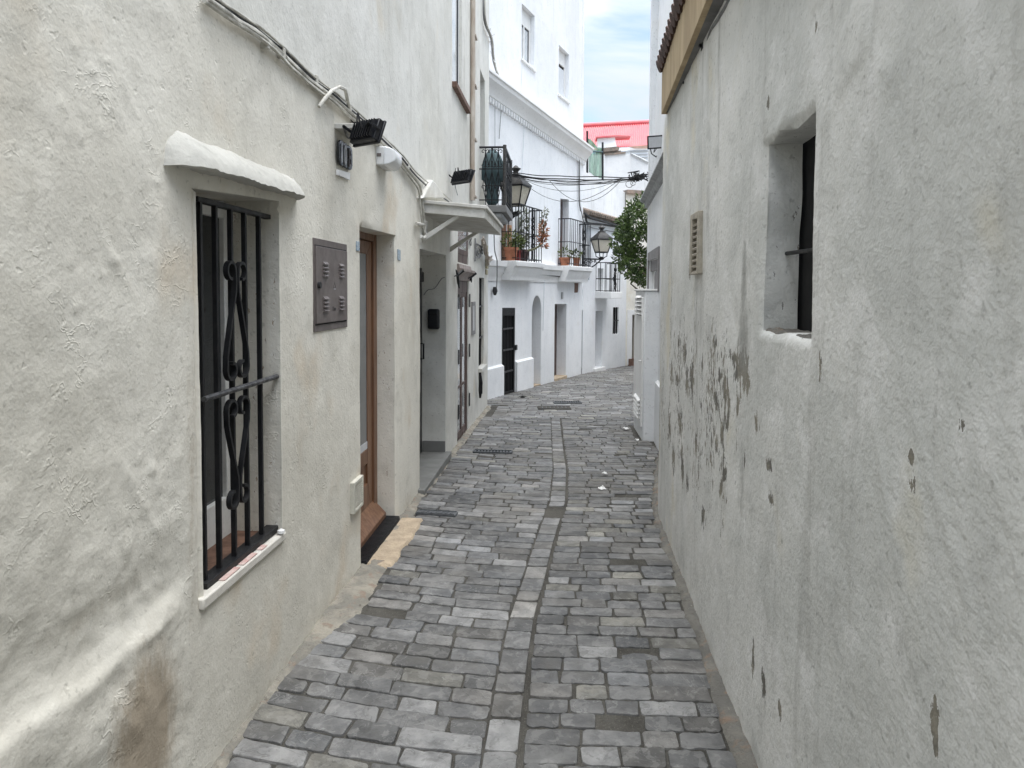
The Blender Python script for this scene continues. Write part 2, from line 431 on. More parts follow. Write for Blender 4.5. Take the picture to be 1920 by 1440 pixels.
def wall(name, F, mat, parent, outer, holes=(), step=.3, stepz=None, disp=None, attrs=None, rough_edge=0):
    """plaster wall sheet with openings and reveals; holes = [(poly, depth)]"""
    stp = step if callable(step) else (lambda s: step)
    sz = stepz if callable(stepz) else ((lambda s: stepz) if stepz else stp)

    def sub(poly, fine):
        out = []
        for i in range(len(poly)):
            a, b = poly[i], poly[(i + 1) % len(poly)]
            L = hypot(a[0] - b[0], a[1] - b[1]); st = fine(.5 * (a[0] + b[0]))
            k = max(1, int(L / st))
            out += [(lerp(a[0], b[0], j / k), lerp(a[1], b[1], j / k)) for j in range(k)]
        return out
    loops = [sub(outer, lambda s: max(stp(s), sz(s)))] + [sub(h[0], lambda s: min(stp(s), sz(s))) for h in holes]
    pts = []; edges = []
    for L in loops:
        b = len(pts); pts += L; n = len(L)
        edges += [(b + i, b + (i + 1) % n) for i in range(n)]
    segs = np.array([(*pts[a], *pts[b]) for a, b in edges])
    s0 = min(p[0] for p in outer); s1 = max(p[0] for p in outer); z0 = min(p[1] for p in outer); z1 = max(p[1] for p in outer)

    def inside(P, poly):
        x = P[:, 0]; y = P[:, 1]; c = np.zeros(len(P), bool)
        for i in range(len(poly)):
            (x1, y1), (x2, y2) = poly[i], poly[i - 1]
            if y1 == y2: continue
            m = ((y1 > y) != (y2 > y)) & (x < (x2 - x1) * (y - y1) / (y2 - y1) + x1)
            c ^= m
        return c
    g = []; s = s0; odd = 0
    while s < s1:
        st = stp(s); zz = sz(s); odd ^= 1
        z = z0 + zz * (.5 if odd else 1)
        while z < z1: g.append((s + st * .5, z, min(st, zz))); z += zz
        s += st
    g = np.array(g)
    if len(g):
        keep = inside(g, outer)
        for h in holes: keep &= ~inside(g, h[0])
        g = g[keep]
        dmin = np.full(len(g), 9.)
        for x1, y1, x2, y2 in segs:
            dx, dy = x2 - x1, y2 - y1; LL = dx * dx + dy * dy
            if LL < 1e-12: continue
            tt = np.clip(((g[:, 0] - x1) * dx + (g[:, 1] - y1) * dy) / LL, 0, 1)
            dmin = np.minimum(dmin, np.hypot(g[:, 0] - x1 - tt * dx, g[:, 1] - y1 - tt * dy))
        g = g[dmin > g[:, 2] * .45]
        allp = [Vector(p) for p in pts] + [Vector((a, b)) for a, b, _ in g]
    else: allp = [Vector(p) for p in pts]
    V, _, Fc, *_ = delaunay_2d_cdt(allp, edges, [], 0, 1e-6)
    tri = np.array([f for f in Fc if len(f) == 3]); P = np.array([(v.x, v.y) for v in V])
    cen = P[tri].mean(1)
    keep = inside(cen, outer)
    for h in holes: keep &= ~inside(cen, h[0])
    tri = tri[keep]
    # boundary edges -> reveals
    ec = {}
    for a, b, c in tri:
        for e in ((a, b), (b, c), (c, a)): ec[(int(e[0]), int(e[1]))] = 1
    bnd = [e for e in ec if (e[1], e[0]) not in ec]
    hole_of = {}
    hseg = []
    for hi, h in enumerate(holes):
        L = h[0]
        for i in range(len(L)): hseg.append((*L[i], *L[(i + 1) % len(L)], hi))
    vs = []; pe = []; stn = []
    for x, z in P:
        d = disp(x, z) if disp else 0
        vs.append(F.pt(x, z, d))
    fs = [tuple(int(i) for i in t3) for t3 in tri]
    cache = {}
    uvl = [(float(x), float(z)) for x, z in P]
    for a, b in bnd:
        mx, mz = (P[a] + P[b]) / 2; best = 9; bi = None
        for x1, y1, x2, y2, hi in hseg:
            dx, dy = x2 - x1, y2 - y1; LL = dx * dx + dy * dy
            tt = max(0, min(1, ((mx - x1) * dx + (mz - y1) * dy) / LL)) if LL else 0
            dd = hypot(mx - x1 - tt * dx, mz - y1 - tt * dy)
            if dd < best: best = dd; bi = hi
        if best > 1e-3: continue
        dep = holes[bi][1]
        lv = [.0, .012, dep * .5, dep] if dep > .05 else [0, dep]
        for k in range(1, len(lv)):
            q = []
            for idx, kk in ((b, k - 1), (a, k - 1), (a, k), (b, k)):
                if kk == 0: q.append(idx)
                else:
                    key = (idx, kk, bi)
                    if key not in cache:
                        cache[key] = len(vs)
                        x, z = P[idx]
                        base = (disp(x, z) if disp else 0) * (1 if kk < 2 else 0)
                        j = rough_edge * mn.noise(Vector((x * 7, z * 7, kk * 3.1)))
                        vs.append(F.pt(x + j, z + j, base - lv[kk])); uvl.append((-99., -99.))
                    q.append(cache[key])
            fs.append(tuple(q))
    L = root_loc(parent)
    me = bpy.data.meshes.new(name); me.from_pydata([v - L for v in vs], [], fs)
    me.materials.append(M[mat])
    me.polygons.foreach_set('use_smooth', [True] * len(me.polygons)); me.set_sharp_from_angle(angle=radians(50))
    if attrs:
        for nm, fn in attrs.items():
            A = me.attributes.new(nm, 'FLOAT', 'POINT')
            A.data.foreach_set('value', [fn(x, z) if x > -90 else 0. for x, z in uvl])
    o = bpy.data.objects.new(name, me); COL.objects.link(o); o.parent = parent
    return o


def spiral(cx, cz, r, a0, turns, sgn=1, k=14):
    """points (s,z) of a spiral that ends at its centre, starting on radius r at angle a0"""
    out = []
    for i in range(k + 1):
        q = i / k; a = a0 + sgn * turns * 2 * pi * q
        rr = r * (1 - .72 * q)
        out.append((cx + rr * cos(a), cz + rr * sin(a)))
    return out

# ------------------------------------------------------------------ facades
XL = -1.155
FL = Fac((XL, 0), (XL, 1))                        # left houses, s == world Y
FR = Fac((.66, 0), (.66, 1))                      # near right house, s == world Y
A_ = gp(912, 748); C_ = gp(1092, 701)
FF = Fac((A_.x, A_.y), (C_.x, C_.y))              # far white house
E_ = gp(1187, 683)
FG = Fac((C_.x, C_.y), (E_.x, E_.y))              # house behind it
_h = FG.pt(FG.uv(1173, 640)[0], 0, 0)
FH = Fac((_h.x, _h.y), (_h.x + 2.5, _h.y + 1.2))
FR2 = Fac((1.05, 7.2), (1.165, 10.1))
FR2U = Fac((1.13, 7.2), (1.215, 10.1))


def KY(Y): return Fac((-6, Y), (6, Y))


def xright(Y):
    if Y < 3: return .66
    if Y < 5: return .66 + .04 * (Y - 3) / 2
    return .70 + .42 * ((Y - 5) / 2.85) ** 1.25


# ------------------------------------------------------------------ ground
def xl_of(Y):
    if Y < 10.84: return XL
    t = (Y - A_.y) / (C_.y - A_.y); a = A_.x + (C_.x - A_.x) * t
    if Y > C_.y: a = C_.x + (E_.x - C_.x) * (Y - C_.y) / (E_.y - C_.y)
    return a


def xr_of(Y):
    if Y < 7.8: return xright(Y)
    if Y < 8.2: return 1.05
    if Y < 9.22: return .90
    if Y < 10.1: return 1.13
    return 2.4


XS = [-60, -20, -8, -4, -2.2, -1.4, -.9, -.3, .3, .8, 1.4, 2.2, 4, 8, 20, 60]
YS = [-40, -10, -4, -2, 0, 1, 2, 3] + [3.2 + .1 * i for i in range(9)] + [4 + .5 * i for i in range(33)] + [22, 26, 34, 50, 90]
mb = MB(); nx = len(XS)
mb.v = [Vector((x, y, ground(min(y, 24)) - .0055)) for y in YS for x in XS]
mb.f = [(j * nx + i, j * nx + i + 1, (j + 1) * nx + i + 1, (j + 1) * nx + i) for j in range(len(YS) - 1) for i in range(nx - 1)]
o = mb.build('ground', 'dirt', loc=(0, 0, 0)); o['kind'] = 'structure'

# cobbled street: courses of split stone setts either side of a central line of kerb stones
STRIP = [(1.0, -.19), (2.3, -.202), (2.95, -.2), (3.45, -.187), (3.86, -.151), (4.29, -.126), (4.71, -.095), (5.5, -.03), (6.63, -.016), (7.37, -.04), (9.5, -.086), (9.9, -.09)]


def xc_of(Y):
    for (a, xa), (b, xb) in zip(STRIP, STRIP[1:]):
        if Y <= b: return lerp(xa, xb, (Y - a) / (b - a))
    return STRIP[-1][1]


SV = []; SF = []; SC = []
RS = random.Random(5)


def stone_col(pale=.5):
    r = RS.random()
    k = RS.choice([.085, .098, .108, .118, .128, .14, .155, .175]) if RS.random() > .12 else .225
    if r < .55: t3 = (1.0, 1.0, .995)
    elif r < .72: t3 = (.98, 1.0, 1.025)
    elif r < .92: t3 = (1.03, 1.0, .955)
    else: t3 = (1.04, 1.01, .90)
    return tuple(k * q for q in t3)


def sett(corners, h=0., dark=1.):
    """corners: 4 (x,y) counter-clockwise"""
    cx = sum(c[0] for c in corners) / 4; cy = sum(c[1] for c in corners) / 4
    poly = []
    for i in range(4):
        a = corners[i - 1]; b = corners[i]; c2 = corners[(i + 1) % 4]
        la = hypot(a[0] - b[0], a[1] - b[1]); lc = hypot(c2[0] - b[0], c2[1] - b[1])
        ch = RS.uniform(.002, .013)
        f1 = min(.4, ch / la); f2 = min(.4, ch / lc)
        p = (lerp(b[0], a[0], f1), lerp(b[1], a[1], f1)); q = (lerp(b[0], c2[0], f2), lerp(b[1], c2[1], f2))
        poly += [p, q]
        if lc > .1:
            for m in ((.2, .4, .6, .8) if lc > .15 else (.25, .5, .75)):
                m += RS.uniform(-.06, .06); j = RS.uniform(-.0055, .0055)
                poly.append((lerp(b[0], c2[0], m), lerp(b[1], c2[1], m) + j))
    n = len(poly); b = len(SV); tx = RS.uniform(-.01, .01); ty = RS.uniform(-.014, .014)

    def z(x, y, o): return ground(y) + o + h + tx * (x - cx) + ty * (y - cy)

    def sc(p, d):
        L = hypot(p[0] - cx, p[1] - cy); f = max(0, 1 - d / L)
        return (cx + (p[0] - cx) * f, cy + (p[1] - cy) * f)
    e1 = RS.uniform(.003, .006)
    rings = [[(*p, ground(p[1]) - .03) for p in poly],
             [(*p, z(*p, -.005)) for p in poly],
             [(*q, z(*q, .0008)) for q in (sc(p, e1 * .45) for p in poly)],
             [(*q, z(*q, .0022)) for q in (sc(p, e1 * 1.6) for p in poly)]]
    for R in rings: SV.extend(R)
    SV.append((cx, cy, z(cx, cy, .0025)))
    col = tuple(dark * q for q in stone_col())
    for k in range(3):
        for i in range(n):
            SF.append((b + k * n + i, b + k * n + (i + 1) % n, b + (k + 1) * n + (i + 1) % n, b + (k + 1) * n + i))
    for i in range(n): SF.append((b + 3 * n + i, b + 3 * n + (i + 1) % n, b + 4 * n))
    for i in range(4 * n): SC.append(col)


def edge_l(Y):   # width of the cement margin at the left wall
    w = .035 + .15 * sst(Y, 2.8, 3.4) - .07 * sst(Y, 4.6, 5.4) - .04 * sst(Y, 4.4, 5.2)
    return w + .03 * mn.noise(Vector((0, Y * 3, 1)))


def edge_r(Y):
    return .05 + .03 * sst(3.4 - Y, 0, 1.1) + .03 * mn.noise(Vector((7, Y * 3, 1)))


def row(xa, xb, Yf, pitch, lmin, lmax, dark=1.):
    x = xa - RS.uniform(0, .12) * 0
    while x < xb - .03:
        L = RS.uniform(lmin, lmax)
        if xb - (x + L) < lmin * .6: L = xb - x
        x1 = min(xb, x + L); g1 = RS.uniform(.003, .0058); gy = RS.uniform(.0022, .0045)
        q = []
        for xx, s in ((x + g1, 0), (x1 - g1, 0), (x1 - g1, 1), (x + g1, 1)):
            q.append((xx + RS.uniform(-.006, .006), Yf(xx) + (gy if s == 0 else pitch - gy) + RS.uniform(-.005, .005)))
        sett(q, RS.uniform(-.003, .003) - (.008 if RS.random() < .025 else 0), dark)
        x = x1


Y = 1.25
while Y < 9.75:
    p = RS.uniform(.092, .108)
    sk = .11 * (1 - sst(Y, 6.5, 9))
    w = .062
    xc = xc_of(Y)
    row(XL + edge_l(Y) - RS.uniform(0, .05), xc - w, lambda x, Y=Y, sk=sk, xc=xc: Y + sk * (xc - x) - .03 * sin((x + 1) * 3), p, .15, .275)
    row(xc + w + .012, xr_of(Y) - edge_r(Y) + RS.uniform(0, .03), lambda x, Y=Y, xc=xc: Y + .035 * (x - xc) - .05, p, .125, .225)
    Y += p
Y = 1.2
while Y < 9.7:
    L = RS.uniform(.115, .21); g1 = .006
    if not 4.95 < Y < 5.25:
        a, b2 = xc_of(Y), xc_of(Y + L)
        sett([(a - .058, Y + g1), (a + .058, Y + g1), (b2 + .058, Y + L - g1), (b2 - .058, Y + L - g1)], RS.uniform(-.003, .003), RS.uniform(1.0, 1.35))
    Y += L
Y = 9.78
while Y < 23:
    p = RS.uniform(.105, .125)
    xa = xl_of(Y) + .04; xb = xr_of(Y) - .05
    if 10.84 > Y: xa += .12
    row(xa, xb, lambda x, Y=Y: Y + .07 * x, p, .16, .28, 1.12)
    Y += p
for xa, xb in ((1.2, 2.6),):
    pass
me = bpy.data.meshes.new('cobbled_street'); me.from_pydata(SV, [], SF); me.materials.append(M['sett'])
at = me.attributes.new('stone', 'FLOAT_COLOR', 'FACE')
at.data.foreach_set('color', [v for c in SC for v in (*c, 1.)])
me.polygons.foreach_set('use_smooth', [True] * len(me.polygons)); me.set_sharp_from_angle(angle=radians(50))
o = bpy.data.objects.new('cobbled_street', me); COL.objects.link(o); o['kind'] = 'structure'


def margin(name, xw, width, side, y0, y1, mat, hgt):
    mb = MB(); st = .022; nY = int((y1 - y0) / st); nX = 16
    for j in range(nY + 1):
        Y = y0 + j * st; w = width(Y) + .07
        for i in range(nX + 1):
            q = i / nX; x = xw(Y) + side * (w * q - .06)
            e = fbm(x * 8, Y * 8, 3, 3) * .026 + fbm(x * 28, Y * 28, 9, 3) * .010
            z = ground(Y) + hgt * (1 - sst(q, .35, 1.0)) - .020 * sst(q, .72, 1) + e + .003
            mb.v.append(Vector((x, Y, z)))
    for j in range(nY):
        for i in range(nX):
            a = j * (nX + 1) + i
            mb.f.append((a, a + 1, a + nX + 2, a + nX + 1))
    o = mb.build(name, mat, loc=(0, 0, 0), smooth=80); o['kind'] = 'structure'


margin('gutter_edge', lambda Y: XL, edge_l, 1, 1.2, 10.84, 'cement_left', .013)
margin('gutter_edge', xright, edge_r, -1, 1.2, 7.9, 'cement_right', .02)


def grate(name, p, sx, sy, rot, label, cat, slots=0, lid=False):
    c = gp(*p); n = Vector((0, .026, 1)).normalized()
    ux = Vector((cos(rot), sin(rot), 0)); uy = Vector((-sin(rot), cos(rot), 0))
    t = thing(name, c, label, cat, None)
    mb = MB(); z0 = .012
    if slots:
        for a, b, w, h in ((0, -sy / 2, sx, .014), (0, sy / 2, sx, .014)): mb.box(c + uy * b + Vector((0, 0, z0)), w, h, .02, ux, uy)
        for b in (-sx / 2, sx / 2): mb.box(c + ux * b + Vector((0, 0, z0)), .014, sy - .014, .02, ux, uy)
        mb.build('frame', 'grate', t)
        mb = MB()
        for i in range(slots):
            mb.box(c + ux * (-sx / 2 + sx * (i + .5) / slots) + Vector((0, 0, z0 - .002)), sx / slots * .5, sy - .03, .014, ux, uy)
        mb.build('slats', 'grate', t)
    else:
        mb.ring_ = None
        mb.box(c + Vector((0, 0, z0 - .004)), sx, sy, .02, ux, uy); mb.build('lid', 'dirt' if 'manhole' in name else 'grate', t, .003)
        mb = MB()
        for b in (-1, 1): mb.box(c + uy * b * sy * .42 + Vector((0, 0, z0 + .008)), sx * .94, .008, .006, ux, uy)
        for i in range(7): mb.box(c + ux * sx * (-.36 + .12 * i) + Vector((0, 0, z0 + .008)), .012, sy * .5, .005, ux, uy)
        mb.build('raised_pattern', 'grate', t)
    return t


grate('utility_cover', (819, 965), .30, .085, -.1, 'small dark iron utility cover by the left kerb, near the sandstone doorstep', 'utility cover')
grate('drain_grate', (924, 849), .40, .10, 0, 'slotted iron drain grate in the setts before the glazed brown door', 'drain grate', 12)
grate('drain_grate', (1064, 756), .44, .16, .1, 'slotted iron drain grate in mid street before the far white house', 'drain grate', 12)
grate('manhole_cover', (1039, 766), .50, .26, .1, 'worn sunken manhole cover beside the far drain grate', 'manhole cover')

for i, (px, py, w, lab) in enumerate([(1173, 807, .05, 'crumpled white paper on the setts beside the white utility cabinet'),
                                      (1194, 828, .035, 'small white paper scrap below the corner of the white cabinet'),
                                      (1128, 920, .038, 'white paper scrap on the right half of the street, nearest the camera'),
                                      (1135, 893, .035, 'flat pale paper scrap on the right half of the street')]):
    c = gp(px, py); mb = MB(); rr = random.Random(i)
    ring = [c + Vector((cos(a) * w * rr.uniform(.6, 1.1), sin(a) * w * rr.uniform(.5, .9), .012 + rr.uniform(0, .025))) for a in [k * pi / 4 for k in range(8)]]
    ring2 = [c + (p - c) * .45 + Vector((0, 0, rr.uniform(.01, .035))) for p in ring]
    vs = ring + ring2 + [c + Vector((0, 0, .03))]
    fs = [(k, (k + 1) % 8, 8 + (k + 1) % 8, 8 + k) for k in range(8)] + [(8 + k, 8 + (k + 1) % 8, 16) for k in range(8)]
    mb.add(vs, fs)
    tag(mb.build('paper_scrap', 'paper', smooth=0), lab, 'litter', 'litter on the street')
# dark leaf on the setts at the barred door
c = gp(980, 746); mb = MB(); mb.add([c + Vector((-.09, 0, .02)), c + Vector((0, -.03, .03)), c + Vector((.1, .01, .015)), c + Vector((0, .04, .035))], [(0, 1, 2, 3)])
mb.fprism(KY(c.y), [(c.x + 6 - .05, c.z), (c.x + 6 + .05, c.z), (c.x + 6, c.z + .03)], -.02, .02)
tag(mb.build('dark_scrap', 'cloth_black'), 'small dark scrap on the paving before the barred door', 'litter')

# ------------------------------------------------------------------ left house 10B
GL = lambda Y: ground(Y) - .05
hA = thing('townhouse', (XL - .2, 3.4, 0), 'aged limewashed house nearest on the left, with barred window and number 10B', 'house', 'houses along the lane')
S_AB = 5.66
winA = FL.Q((367, 352), (523, 377), (529, 1002), (382, 1124))
doorA = FL.Q((676, 424), (742, 441), (742, 990), (676, 1060))
s0, s1 = doorA[0][0], doorA[1][0]; zt = (doorA[0][1] + doorA[1][1]) / 2
doorA = [(s0, doorA[0][1]), (s1, doorA[1][1]), (s1, -.03), (s0, -.03)]
mtr = FL.Q((585.9, 446.4), (649.8, 457.8), (648.2, 612.5), (587, 624))
wl0 = (winA[0][0] + winA[3][0]) / 2; wr0 = (winA[1][0] + winA[2][0]) / 2


def dispB(s, z):
    return .010 * fbm(s * 1.4, z * 1.4, 21, 4) + .002 * fbm(s * 9, z * 9, 5, 3)


def dispA(s, z):
    if s > 5.2: k_ = sst(s, 5.2, 5.65)
    else: k_ = 0
    m = 1 - sst(s + .05 * mn.noise(Vector((3, 1, z * 3))), 2.0, 2.14)
    m = max(m, .55 * sst(z, 2.2, 2.5) * (1 - sst(s, 3.4, 4.2)))
    d = .005 * fbm(s * 2.2, z * 2.2, 0, 4) + .0012 * fbm(s * 14, z * 14, 5, 3)
    if m > 0:
        r = .012 * fbm(s * 1.6, z * 1.6, 4, 3) + .004 * fbm(s * 5, z * 5, 8, 3)
        u = s * .5 - z * .86; v = s * .86 + z * .5     # diagonal trowel strokes
        rd = 1 - abs(mn.noise(Vector((u * 2.2, v * 11, 2))))
        r += .004 * max(0, rd - .72) / .28 * sst(mn.noise(Vector((s * 3, z * 3, 7))), -.1, .4)
        r += .004 * fbm(s * 11, z * 11, 60, 3) * sst(1.5 - z, -.3, .4) + .003 * (1 - abs(mn.noise(Vector((s * 9 + z * 2, z * 12, 40))))) ** 3 * sst(1.3 - z, -.3, .5)
        pk = mn.noise(Vector((s * 26, z * 26, 3)))
        r += .004 * sst(pk, .28, .6) * sst(mn.noise(Vector((s * 4, z * 4, 17))), -.05, .35)
        zl = .66 + .03 * mn.noise(Vector((s * 4, 0, 2))) + .012 * mn.noise(Vector((s * 17, 3, 2))) - .02 * (s - 1.5)
        r += .024 * sst(zl - z, -.016, .022) * (.75 + .5 * mn.noise(Vector((s * 6, z * 6, 77)))) * (1 - .55 * sst(zl - z, .03, .45)) * (1 - .8 * sst(s, 1.78, 2.0)) - .012 * sst(z, zl, zl + .07) * (1 - sst(z, zl + .09, zl + .28))
        r += .006 * sst(s, 1.78, 1.86) * (1 - sst(s, 1.97, 2.05)) * sst(z, .60, .64) * (1 - sst(z, .66, .70))
        d += r * m
    if k_: d = lerp(d, dispB(s, z), k_)
    # rounded plaster edges round the openings
    for q, rad in ((winA, .03), (doorA, .018)):
        a = q[0][0]; b = q[1][0]; zb = q[2][1]; zz = q[0][1]
        e = max(a - s, s - b, z - zz, zb - z)
        if 0 <= e < rad: d -= .55 * rad * (1 - e / rad) ** 2
    return d


def peelA(s, z):   # browner bare patch low on the wall
    v = -1
    for (cs, cz, rs, rz) in ((1.84, .42, .22, .24), (1.76, .22, .26, .2), (1.97, .33, .10, .28), (1.80, .05, .25, .2)):
        v = max(v, 1 - hypot((s - cs) / rs, (z - cz) / rz))
    return -1.


def stainA(s, z):
    v = 0
    for (cs, cz, rs, rz, k) in ((1.84, .36, .24, .33, 1.25), (1.76, .12, .30, .26, 1.1), (1.72, .80, .5, .08, .25), (2.12, 1.0, .06, 1.0, .4), (4.55, .12, .4, .25, .3), (2.7, .0, .5, .10, .35), (3.5, .0, .5, .13, .45), (5.2, .0, .4, .16, .4)):
        v = max(v, k * (1 - hypot((s - cs) / rs, (z - cz) / rz)))
    return v


stepA = lambda s: .16 if s < 1.2 else .015 + .006 * max(0, s - 2.6)
stepAz = lambda s: .16 if s < 1.2 else .0145 + .004 * max(0, s - 2.2)
ZTOP = 6.6
# fine lower part and coarser upper part of one wall
wall('wall', FL, 'plaster_left', hA, [(-2.6, -.2), (S_AB, -.2), (S_AB, 2.53), (-2.6, 2.53)], [(winA, .23), (doorA, .14)],
     stepA, stepAz, dispA, {'peel': peelA, 'stain': stainA}, .004)
wall('upper_wall', FL, 'plaster_left_far', hA, [(-2.6, 2.53), (S_AB, 2.53), (S_AB, ZTOP), (-2.6, ZTOP)], [], lambda s: .16 if s < 1.2 else .045 + .012 * max(0, s - 2.5), None, lambda s, z: lerp(dispA(s, 2.53), dispB(s, z), sst(z, 2.5, 2.9)))
MB().box((XL - 2.2, 1.53, ZTOP + .06), 4.5, 8.26, .12).build('roof', 'clay_old', hA)
MB().box((XL - 4.3, 1.5, 3.2), .2, 8.2, 6.7).build('back_wall', 'plaster_left_far', hA)
MB().box((XL - 2.15, -2.65, 3.2), 4.2, .1, 6.7).build('end_wall', 'plaster_left_far', hA)

# window
fr = MB(); D = -.215
a, b = wl0 - .02, wr0; zb, zt_ = winA[2][1] - .0, winA[0][1]
zb = min(winA[2][1], winA[3][1]); zt_ = max(winA[0][1], winA[1][1])
wn = MB().fbox(FL, a - .05, b + .05, zb - .1, zt_ + .05, -.30, -.24).build('window', 'frame_white', hA)
q = [(a, zt_ - .01), (b - .005, zt_ - .01), (b - .005, zb), (a, zb)]
zin0, zin1 = zb + .17, zt_ - .075
MB().ring(FL, q, [(a + .06, zin1), (b - .055, zin1), (b - .055, zin0), (a + .06, zin0)], -.24, -.205).build('frame', 'frame_white', wn, .004)
MB().fbox(FL, a + .0, b - .055, zin0, zin1, -.239, -.225).build('pane', 'glass', wn)
mb = MB(); mb.fprism(FL, [(a + .06, zin0 + .9), (a + .12, zin0 + .9), (a + .30, zin0 + .02), (a + .24, zin0 + .02)], -.224, -.215)
mb.fbox(FL, a + .14, a + .155, zin0, zin1, -.224, -.21); mb.build('curtain', 'cloth_black', wn)
MB().fbox(FL, wl0 - .01, wr0 - .003, zb - .03, zb + .012, -.204, -.045).build('sill_tile', 'tile_floor', hA)
# painted marble sill
sl = FL.Q((382, 1143), (531, 1006)); mb = MB()
zs = (winA[2][1] + winA[3][1]) / 2
mb.fprism(FL, [(wl0 - .02, winA[3][1] + .012), (wr0 + .012, winA[2][1] + .01), (wr0 + .012, winA[2][1] - .022), (wl0 - .02, winA[3][1] - .026)], -.05, .014)
mb.build('sill', 'marble', hA, .006)
redp = simple('flaked_red_paint', (.50, .30, .27), .7, .3, 30, .2, col2=(.6, .5, .45))
for q0, q1 in ((.2, .38), (.42, .60), (.66, .74)):
    mb = MB()
    za = lerp(winA[3][1], winA[2][1], q0) + .0135
    mb.fprism(FL, [(lerp(wl0, wr0, q0), za - .001), (lerp(wl0, wr0, q1), za - .001), (lerp(wl0, wr0, q1), za + .0012), (lerp(wl0, wr0, q0), za + .0012)], -.012, .010)
    mb.build('sill_paint', redp, hA)
# window hood
hv = []; hf = []; nS, nP = 90, 14
h0 = 1.995; h1 = 3.02
for i in range(nS + 1):
    q = i / nS; s = lerp(h0, h1, q)
    zb_ = lerp(1.955, 1.985, q) + .005 * mn.noise(Vector((s * 7, 0, 0))) + .005 * mn.noise(Vector((s * 28, 4, 0)))
    w = min(1, q / .10) ** .5 * (1 - .12 * q) * (min(1, (1 - q) / .12) ** .5 if q > .88 else 1)
    pr = .095 * w; hh = .11 * (min(1, q / .07) ** .4) * (1 - .22 * q)
    for j in range(nP + 1):
        r = j / nP
        if r < .25: d = lerp(-.03, pr, r / .25); z = zb_ + .012 * (1 - r / .25)
        else:
            t2 = (r - .25) / .75; d = pr * (1 - t2) ** .85 - .012 * t2 + .03 * w * sin(pi * t2) * .5; z = zb_ + .012 * t2 + hh * (t2 ** .9)
        e = .006 * fbm(s * 7, z * 7, d * 7, 3) + (.004 * fbm(s * 25, z * 25, 1, 2))
        hv.append(FL.pt(s, z + e * .6, d + e))
for i in range(nS):
    for j in range(nP):
        a0 = i * (nP + 1) + j; hf.append((a0, a0 + 1, a0 + nP + 2, a0 + nP + 1))
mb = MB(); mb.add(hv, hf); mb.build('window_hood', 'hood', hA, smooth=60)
# grille
gr = MB(); dg = -.035
ys = [FL.uv(px, py, dg)[0] for px, py in ((385, 1088), (413, 1068), (441, 1048), (466, 1028), (492, 1008))]
zt1 = FL.uv(440, 389, dg)[1]; zb1 = (winA[2][1] + winA[3][1]) / 2 + .022; zm1 = FL.uv(441, 728, dg)[1]
r_ = .0085
gm = thing('x', (0, 0, 0), None, None); bpy.data.objects.remove(gm)
gr.fbox(FL, ys[0] - .02, wr0 - .012, zt1 - .012, zt1 + .006, dg - .022, dg + .006)
grille = gr.build('grille', 'iron', hA, .002)
MB().fbox(FL, ys[0] - .03, wr0 - .005, zb1 - .012, zb1 + .014, dg - .03, dg + .022).build('bottom_rail', 'iron', grille, .002)
MB().tube([FL.pt(ys[0] - .03, zm1, dg + .020), FL.pt(2.6, zm1 + .003, dg + .021), FL.pt(wr0 + .0, zm1 + .004, dg + .020)], .010, 8).build('middle_rail', 'iron_worn', grille)
for y in ys:
    MB().fbox(FL, y - .0072, y + .0072, zb1 + .012, zt1 - .01, dg - .012, dg + .006).build('bar', 'iron', grille, .002)
for sg in (1, -1):
    def flat(pts, nm):
        mb = MB()
        n = len(pts); vs = []; T = .0052; d0, d1 = dg + .006, dg + .024
        for i, (s, z) in enumerate(pts):
            ax = pts[min(i + 1, n - 1)][0] - pts[max(i - 1, 0)][0]; az = pts[min(i + 1, n - 1)][1] - pts[max(i - 1, 0)][1]
            L = hypot(ax, az) or 1; nxs, nzs = -az / L * T, ax / L * T
            vs += [FL.pt(s + nxs, z + nzs, d0), FL.pt(s - nxs, z - nzs, d0), FL.pt(s - nxs, z - nzs, d1), FL.pt(s + nxs, z + nzs, d1)]
        fs = [(i * 4 + j, i * 4 + (j + 1) % 4, i * 4 + 4 + (j + 1) % 4, i * 4 + 4 + j) for i in range(n - 1) for j in range(4)]
        mb.add(vs, fs + [(0, 1, 2, 3), (n * 4 - 4, n * 4 - 3, n * 4 - 2, n * 4 - 1)])
        mb.build(nm, 'iron', grille)
    c0 = ys[2]
    for flip, zA, zB in ((1, 1.665, zm1 + .075), (-1, .845, zm1 - .07)):
        # outward scroll at the far end, inward scroll at the middle rail
        top = [(c0 + sg * (.042 + .030 * cos(a)), zA + flip * .030 * sin(a)) for a in [pi + k * -pi * 1.55 / 12 for k in range(13)]][::-1]
        low = [(c0 + sg * (.044 + (.040 - .0012 * k) * cos(a)), zB - flip * (.040 - .0012 * k) * sin(a)) for k, a in enumerate([0 + j * pi * 1.5 / 14 for j in range(15)])]
        mid = [(c0 + sg * .009, zA - flip * .04), (c0 + sg * .012, zA - flip * .075), (c0 + sg * .068, lerp(zA, zB, .72)), (c0 + sg * .081, zB + flip * .05)]
        flat(top + mid + low, 'scroll')
MB().lathe(FL.pt(wr0 - .03, zb + .012, .008), [(.006, 0), (.016, .006), (.015, .016), (.004, .022)], 10).build('putty_lump', 'white_plastic', hA)

